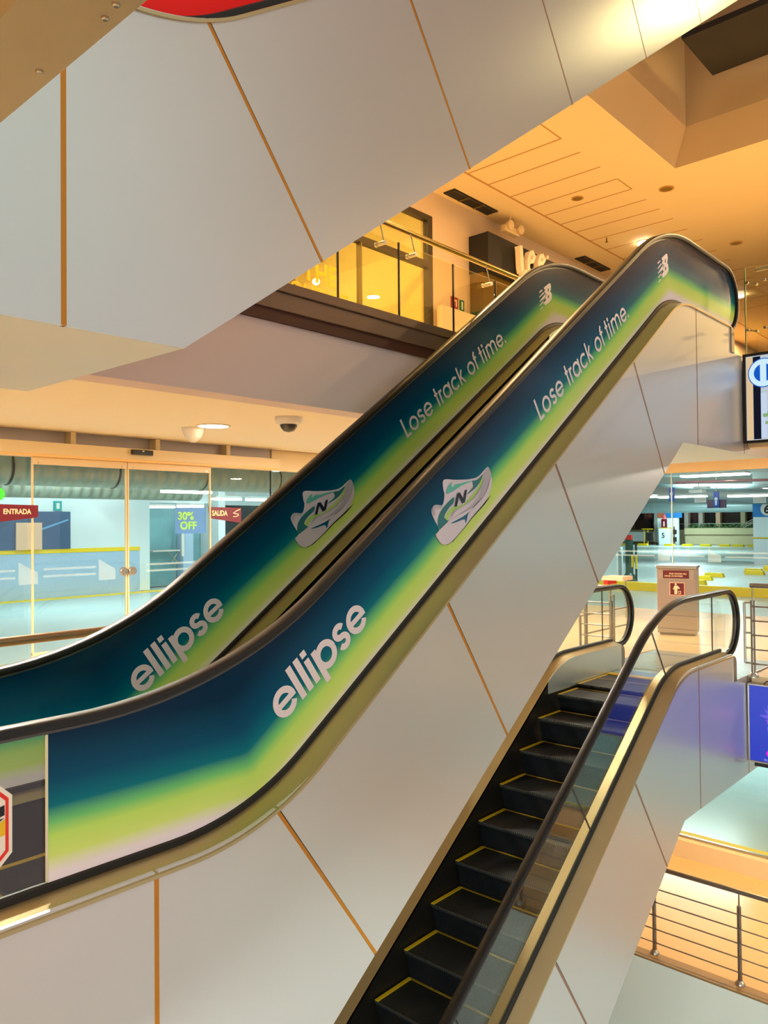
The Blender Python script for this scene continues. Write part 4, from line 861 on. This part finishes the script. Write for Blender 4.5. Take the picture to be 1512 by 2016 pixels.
t = thing('fire_hose_cabinet', 'red framed fire hose cabinet at the upper wall', 'cabinet'); MB().box(10.44, 11.01, 7.80, 7.898, 2.55, 3.45).build('frame', mat('deep_red_enamel', srgb(156, 40, 18), .45), t); MB().box(10.52, 10.99, 7.79, 7.80, 2.63, 3.36).build('door', mat('brown_glass_door', srgb(118, 70, 30), .3), t)
tag(MB().box(9.97, 11.0, 7.70, 7.80, ZU, 3.52).build('half_wall', M['wall']), 'cream half-height wall behind the red hose cabinet', 'wall')
t = thing('ceiling_lamp_strip', 'pale strip lamp far down the upper floor ceiling', 'ceiling light'); MB().box(24, 26, 3.6, 3.75, ZC-.05, ZC-.01).build('lens', emis('soft_lamp', (1, .8, .5), 3), t)

# ================================================================ PARKING DETAILS
t = thing('air_duct', 'thick ribbed metal air duct nearest the sliding doors', 'duct')
b = MB(); b.tube((-8, 13.4, 1.02), (14.5, 13.4, 1.02), .30, 28); b.build('duct_body', M['duct'], t, smooth=True)
for x in (1, 3.6, 5.5, 7.4, 9.3, 11.2): b = MB(); b.lathe((x, 13.4, 1.02), [(.302, 0), (.308, 0), (.308, .03), (.302, .03)], 28, 'x'); b.build('strap', M['black'], t)
t = thing('air_duct', 'second air duct behind the red pipe', 'duct')
b = MB(); b.tube((-8, 17.2, .92), (11.9, 17.2, .92), .26, 24); b.build('duct_body', M['duct'], t, smooth=True)
t = thing('sprinkler_pipe', 'red sprinkler pipe running below the ducts', 'pipe')
b = MB(); b.tube((-8, 15.2, .86), (15, 15.2, .86), .028, 10); b.build('pipe', M['redpipe'], t, smooth=True)
b = MB(); b.tube((9.05, 15.2, .86), (9.05, 15.2, 2.0), .02, 8); b.build('riser', M['redpipe'], t)
for x in (4.5, 5.5, 7.2, 9.9): MB().box(x-.012, x+.012, 15.19, 15.21, .87, 2.0).build('hanger', M['white'], t)
t = thing('cable_tray', 'thin dark conduit between the duct and the red pipe', 'pipe'); MB().tube((-8, 14.6, .82), (14, 14.6, .80), .016, 8).build('conduit', M['gasket'], t)
def tube_light(x0, x1, y0, y1, z, lab, grp=None):
    t = thing('fluorescent_fixture', lab, 'ceiling light', grp); b = MB(); b.box(min(x0, x1), max(x0, x1), min(y0, y1), max(y0, y1), z, z+.06); b.build('lens', M['tube'], t, bevel=.02); MB().box(min(x0, x1), max(x0, x1), min(y0, y1), max(y0, y1), z+.06, z+.12).build('tray', M['white'], t); return t
tube_light(10.2, 11.5, 16.0, 16.25, .80, 'lit fluorescent fixture left of the sale poster, below the duct end')
tube_light(9.6, 10.8, 18.0, 18.25, .78, 'lit fluorescent fixture in front of the store entrance')
for i, x in enumerate((13.2, 14.4)): tube_light(x, x+.9, 18.2, 18.45, .74, ('lit fluorescent fixture above the SALIDA sign', 'lit fluorescent fixture right of the SALIDA sign')[i])
for i, (x0, x1, z) in enumerate(((11.65, 12.5, .62), (12.58, 13.0, .64), (13.06, 13.45, .65))): tube_light(x0, x1, 19.12, 19.22, z-.10, ('long lit tube inside the dark glazed store', 'middle lit tube inside the dark glazed store', 'short lit tube inside the dark glazed store')[i])
tube_light(27.9, 28.5, 8.75, 10.95, 1.60, 'large bright fluorescent fixture above the right glass wall')
tube_light(31, 31.6, 13.3, 15.1, 1.02, 'bright fluorescent fixture left of the glass joint'); tube_light(31, 31.6, 11.3, 13.1, .98, 'bright fluorescent fixture right of the glass joint')
tube_light(30.5, 31, 8.5, 10.2, .92, 'slim fluorescent fixture beside the blue column'); tube_light(44, 45, 16.2, 17.0, 1.25, 'distant small lit tube, left'); tube_light(44, 45, 17.4, 18.2, 1.27, 'distant small lit tube, far left')
t = thing('wall_poster', 'large dark blue car poster on the white parking wall', 'poster'); MB().box(6.6, 9.36, 18.96, 18.995, -.52, .40).build('sheet', M['poster'], t)
b = MB(); b.face([(8.5, 18.955, -.05), (9.3, 18.955, .22), (9.3, 18.955, .18), (8.5, 18.955, -.10)]); b.face([(6.6, 18.955, .15), (7.7, 18.955, .26), (7.8, 18.955, .22), (6.6, 18.955, .09)]); b.build('light_streak', mat('sky_streak', srgb(110, 176, 222), .4), t)
MB().box(8.0, 8.62, 18.90, 18.95, -.52, .13).build('peach_board', M['peach'], None); tag(bpy.data.objects['peach_board'], 'peach coloured board standing before the car poster', 'board')
t = thing('escape_sign', 'small teal escape sign high on the white parking wall', 'sign'); MB().box(8.94, 9.14, 18.96, 18.995, .42, .66).build('plate', M['teal'], t); MB().box(9.0, 9.08, 18.95, 18.96, .47, .61).build('pictogram', M['white'], t)
tag(MB().box(11.35, 11.62, 19.2, 19.24, -1.15, -.66).build('yellow_panel', mat('mustard_panel', srgb(206, 196, 110), .5)), 'mustard yellow panel beside the store corner', 'panel')
t = thing('bench_table', 'thin-topped folding table seen through the store glass', 'table'); MB().box(12.05, 12.93, 19.57, 19.8, -.70, -.66).build('top', M['greyp'], t)
for x0, x1 in ((12.6, 12.95), (12.95, 12.7)): MB().tube((x0, 19.68, -.70), (x1, 19.68, -1.05), .015, 6).build('leg', M['steel'], t)
MB().box(12.55, 12.95, 19.6, 19.75, ZM, ZM+.03).build('foot', M['steel'], t); MB().tube((12.83, 19.68, -1.05), (12.83, 19.68, ZM+.02), .015, 6).build('leg', M['steel'], t)
tag(MB().box(12.95, 13.02, 19.5, 19.56, -.85, .15).build('white_post', M['white']), 'thin white post inside the store', 'post')
# kerb, wheel stops
t = thing('kerb', 'long yellow painted kerb crossing the parking floor behind the bin', 'kerb')
b = MB(); P0 = Vector((19.15, -6, 0)); P1 = Vector((19.15+1.0, 11.5, 0))
y0, y1 = -11.9, 11.5; fx = lambda y: 18.9+.085*(y-5.5)
for k, (dx0, dx1, z0, z1) in enumerate(((0, .25, -1.74, -1.52),)):
    b.face([(fx(y0), y0, z0), (fx(y1), y1, z0), (fx(y1), y1, z1), (fx(y0), y0, z1)]); b.face([(fx(y0)+dx1, y0, z0), (fx(y1)+dx1, y1, z0), (fx(y1)+dx1, y1, z1), (fx(y0)+dx1, y0, z1)]); b.face([(fx(y0), y0, z1), (fx(y1), y1, z1), (fx(y1)+dx1, y1, z1), (fx(y0)+dx1, y0, z1)])
b.build('kerb_stone', M['yellowp'], t)
ws = thing('wheel_stop', 'yellow wheel stop nearest the litter bin', 'wheel stop', 'yellow wheel stops', (21.9, 8.2, ZM-.02))
b = MB(); b.sweep([[(x, y*s_, z) for y, z, s_ in ((-.30, 0, 1), (.30, 0, 1), (.26, .13, 1), (-.26, .13, 1))] for x in (-.09, .09)]); b.build('block', M['yellowp'], ws, bevel=.01)
for (x, y, lab) in ((23.7, 8.67, 'second yellow wheel stop from the bin, the widest gap after it'), (25.2, 8.85, 'small yellow wheel stop third from the bin'), (27.0, 8.2, 'yellow wheel stop fourth from the bin'), (28.2, 8.6, 'yellow wheel stop just left of the numbered column'), (29.2, 8.25, 'yellow wheel stop in front of the numbered column'), (30.3, 8.6, 'yellow wheel stop nearest the right picture edge')):
    c = copy_tree(ws, None, (x, y, ZM-.02)); c['label'] = lab
far = None
for i, y in enumerate((26.5, 25.0, 23.0, 21.7, 20.4, 19.1, 18.2, 17.2)):
    c = copy_tree(ws, None, (56.5, y, ZM-.02)); c['label'] = 'small yellow block %s' % ('far away at the foot of the kiosk wall', 'far away left of kiosk 5', 'far away right of kiosk 5', 'far away under the left end of the planter', 'far away under the planter, second from left', 'far away under the middle of the planter', 'far away under the right half of the planter', 'far away under the right end of the planter')[i]; c['group'] = 'far yellow wheel stops'; c.scale = (1.4, 1.3, 1.2)
# column 6
t = thing('column', 'white square column with blue top and number 6', 'column')
MB().box(34, 34.9, 9.0, 10.36, ZM-.02, .18).build('shaft', M['pwall'], t); MB().box(33.99, 34.91, 8.99, 10.37, .18, .80).build('blue_band', M['bluecol'], t); MB().box(34, 34.9, 9.0, 10.36, .80, 2.0).build('capital', M['pwall'], t)
MB().box(33.985, 34.915, 8.985, 10.375, -.71, -.64).build('yellow_line', mat('ochre_line', srgb(214, 184, 50), .5), t)
b = MB(); b.lathe((33.97, 9.79, .50), [(.001, .01), (.27, .01), (.27, 0), (.001, 0)], 28, 'x'); s = b.build('number_disc', M['white'], t); text('number', '6', M['blackm'], .45, FX(33.965, 9.93, .34), s, bold=.03, depth=.002)
# planter wall, hedge, night windows
t = thing('planter', 'long beige concrete planter wall at the far side of the parking', 'planter')
MB().box(60, 60.6, 14, 23.2, ZM, -.95).build('base_wall', M['concrete'], t); MB().box(59.85, 60.7, 14, 23.2, -.93, -.46).build('upper_band', M['concrete'], t)
random.seed(9); b = MB()
for i in range(500):
    y, z, x = random.uniform(14, 23), -.46+random.random()**1.6*.35, random.uniform(59.9, 60.5); a = random.uniform(0, 6.28); r = .07; b.face([(x, y-r, z), (x+r*math.cos(a), y, z+r), (x, y+r, z+.02), (x-r*math.cos(a), y, z-r*.6)])
b.build('hedge_leaves', M['leaf'], t)['kind'] = 'stuff'
struct(MB().box(62, 62.2, 10, 32, -.6, .95).build('window_10', M['night'])); struct(MB().box(62, 62.3, 10, 40, .95, 2).build('wall_parking_beam', M['pceil'])); struct(MB().box(62, 62.2, 10, 40, ZM, -.6).build('wall_parking_end', M['concrete']))
for y, m, lab in ((21.2, M['peach'], 'orange-lit pillar'), (19.4, M['concrete'], 'grey pillar before the night window on the right'), (22.5, M['greyp'], 'mauve pillar before the night window'), (23.6, M['greyp'], 'slim grey pillar next to the number panel'), (26.0, M['pwall'], 'white pillar at the left of the kiosks'), (24.9, M['dgreen'], 'dark green pillar behind the kiosks')):
    t = tag(MB().box(61.3, 61.7, y-.16, y+.16, -1.6, 1.0).build('pillar', m), lab+(' at the night window' if lab == 'orange-lit pillar' else ''), 'pillar')
t = thing('stair_rail', 'thin slanting rails of a far stair beside column 6', 'railing')
for k in range(3): MB().tube((59.7, 18.9, -.35+.13*k-.1), (59.7, 17.4, .30+.13*k), .025, 6).build('rail', M['steel'], t)
t = thing('garden_rail', 'low thin rail on top of the planter hedge', 'railing'); MB().tube((59.8, 14, -.12), (59.8, 23.5, -.12), .02, 6).build('rail', M['steel'], t)
# kiosk 5 and neighbours
t = thing('pay_kiosk', 'white box with black number 5', 'kiosk'); MB().box(57.8, 58.6, 23.44, 24.33, ZM, -.46).build('body', M['pwall'], t); MB().box(57.79, 58.61, 23.43, 24.34, -.46, -.40).build('yellow_line', bpy.data.materials['ochre_line'], t); text('number', '5', M['blackm'], .52, FX(57.78, 24.12, -1.15), t, bold=.01, depth=.004)
t = thing('fire_point_sign', 'red fire extinguisher sign above kiosk 5', 'sign'); MB().box(57.9, 57.96, 23.75, 24.18, -.40, .24).build('plate', M['winered'], t); MB().box(57.88, 57.9, 23.92, 24.0, -.30, .06).build('pictogram', M['white'], t); b = MB(); b.lathe((58.0, 23.95, .24), [(.16, 0), (.10, .2), (.001, .42)], 12); b.build('cone', mat('pink_red_cone', srgb(214, 80, 90), .5), t)
t = thing('kiosk_panel', 'white panel with blue and orange head left of kiosk 5', 'panel'); MB().box(58.7, 58.9, 23.2, 24.8, ZM, .34).build('body', M['pwall'], t); MB().box(58.65, 58.7, 22.9, 24.2, .34, .80).build('blue_head', M['bluecol'], t); MB().box(58.65, 58.7, 24.2, 24.8, .34, .90).build('orange_head', mat('brick_orange', srgb(190, 92, 66), .5), t)
t = thing('ticket_gate', 'dark ticket gate with yellow frame far away beside kiosk 5', 'gate')
for y in (25.35, 25.05): MB().tube((57.5, y, ZM), (57.5, y, -.5), .04, 8).build('upright', M['yellow'], t)
MB().box(57.4, 57.6, 24.7, 25.5, -.52, -.46).build('cross_bar', M['yellow'], t); MB().box(57.45, 57.8, 24.8, 25.2, -1.4, -.75).build('machine', M['blackm'], t)
t = thing('equipment_post', 'black equipment boxes on a post right of kiosk 5', 'equipment'); MB().tube((57.9, 23.2, ZM), (57.9, 23.2, -.3), .04, 8).build('post', M['blackm'], t); MB().box(57.8, 58.0, 23.05, 23.35, -.9, -.55).build('upper_box', M['blackm'], t); MB().box(57.8, 58.0, 23.05, 23.35, -1.45, -1.1).build('lower_box', M['blackm'], t)
tag(MB().box(60.5, 60.8, 25.0, 30, -1.5, -.75).build('low_wall', M['pwall']), 'low pale wall far left of the kiosks', 'wall')
# green barrier
t = thing('barrier_post', 'dark green barrier post with yellow bands left of the bin', 'barrier')
b = MB(); b.tube((22, 10.16, ZM+.02), (22, 10.16, -.50), .11, 16); b.build('post', M['dgreen'], t, smooth=True); b = MB(); b.lathe((22, 10.16, ZM), [(.24, 0), (.2, .1), (.11, .22)], 16); b.build('foot', M['dgreen'], t, smooth=True)
MB().tube((22, 9.95, ZM), (22, 9.95, -.62), .03, 10).build('side_bar', M['blackm'], t); b = MB(); b.tube((22, 9.95, -1.35), (22, 9.95, -.95), .034, 10); b.tube((22, 10.1, -1.3), (22, 10.1, -.95), .07, 10); b.build('yellow_band', M['yellow'], t)
MB().box(21.9, 22, 10.05, 10.3, -.50, -.36).build('red_head', M['red'], t)
tag(MB().box(21.8, 22.2, 10.45, 11.6, ZM, -.72).build('white_cabinet', M['pwall']), 'white cabinet left of the green barrier post', 'cabinet')
t = thing('counter', 'small red and cream counter between the escalator panel and yellow kerb', 'counter'); MB().box(13.2, 13.6, 6.22, 6.62, -1.03, -.96).build('top', M['peach'], t); MB().box(13.22, 13.58, 6.52, 6.6, -1.11, -1.03).build('red_side', M['red'], t)
for y in (6.26, 6.58): MB().tube((13.4, y, ZM), (13.4, y, -1.03), .012, 8).build('leg', M['steel'], t)
# hanging signs and right ducts
def hang(x, y0, y1, z0, z1, m, lab, blue=True):
    t = thing('hanging_sign', lab, 'sign'); MB().box(x, x+.05, y0, y1, z0, z1).build('board', m, t); MB().tube((x+.02, (y0+y1)/2, z1), (x+.02, (y0+y1)/2, 2.0), .01, 6).build('rod', M['steel'], t)
    if blue: b = MB(); b.lathe((x-.01, (y0+y1)/2, (z0+z1)/2+.02), [(.001, .008), (.055, .008), (.055, 0), (.001, 0)], 14, 'x'); b.box(x-.012, x, (y0+y1)/2-.03, (y0+y1)/2+.03, z0+.08, (z0+z1)/2-.04); b.build('pictogram', M['white'], t)
bl = mat('royal_blue_sign', srgb(20, 90, 200), .4)
hang(26, 8.96, 9.12, .46, .98, bl, 'narrow blue hanging sign with white pictogram, right one'); hang(26, 10.40, 10.58, .70, 1.16, bl, 'narrow blue hanging sign with white pictogram, left of the glass joint')
hang(26.2, 8.80, 9.40, .45, .72, mat('mauve_sign', srgb(104, 70, 96), .5), 'mauve hanging board behind the blue sign', False)
t = thing('air_duct', 'large grey duct crossing beyond the right glass wall', 'duct')
b = MB(); b.tube((34, 15.4, 1.30), (34, 8.2, 1.05), .42, 24); b.build('duct_body', mat('grey_duct', srgb(150, 166, 168), .45, .4), t, smooth=True)
for y, z in ((12.3, .98), (9.95, .90)):
    s = MB().box(33.5, 33.56, y-.24, y+.24, z-.16, z+.16).build('outlet', M['white'], t); MB().box(33.49, 33.5, y-.19, y+.19, z-.12, z+.12).build('grille', M['greyp'], s)
t = thing('air_duct', 'lower grey duct along the night windows', 'duct'); b = MB(); b.tube((50, 26, .98), (50, 12, .92), .36, 20); b.build('duct_body', bpy.data.materials['grey_duct'], t, smooth=True)
t = thing('sprinkler_pipe', 'dark red pipe under the parking ceiling on the right', 'pipe'); MB().tube((24, 9.6, 1.22), (24, 3, 1.14), .04, 10).build('pipe', mat('dull_red_pipe', srgb(130, 70, 82), .5), t)
t = thing('fan_unit', 'white ceiling fan unit between the ducts', 'fan'); MB().box(29.9, 30.3, 10.9, 11.4, 1.12, 1.22).build('body', M['white'], t); MB().box(29.8, 30.2, 10.7, 11.2, 1.26, 1.34).build('blade', M['white'], t); MB().tube((30.1, 11.1, 1.2), (30.1, 11.1, 2.0), .02, 6).build('rod', M['white'], t)
# lower parking detail: pale bumper lines on the floor
for z0, y in ((17.6, 1), (18.0, 1)): struct(MB().box(z0, z0+.12, -9, 9, -5.0, -4.994).build('trim_%d' % (38 if z0 < 18 else 39), M['pwall']))

# ---- give each root an origin at the base of its thing
def allmesh(o):
    for c in o.children:
        yield c
        yield from allmesh(c)
bpy.context.view_layer.update()
for o in [q for q in COL.objects if q.type == 'EMPTY' and q.parent is None and q.location.length < 1e-9]:
    pts = []
    for c in allmesh(o):
        if c.type == 'MESH': pts += [c.matrix_world @ Vector(k) for k in c.bound_box]
    if not pts: continue
    base = Vector(((min(p.x for p in pts)+max(p.x for p in pts))/2, (min(p.y for p in pts)+max(p.y for p in pts))/2, min(p.z for p in pts)))
    o.location = base
    for c in o.children: c.location = Vector(c.location)-base
bin_root.rotation_euler.z = math.radians(15)
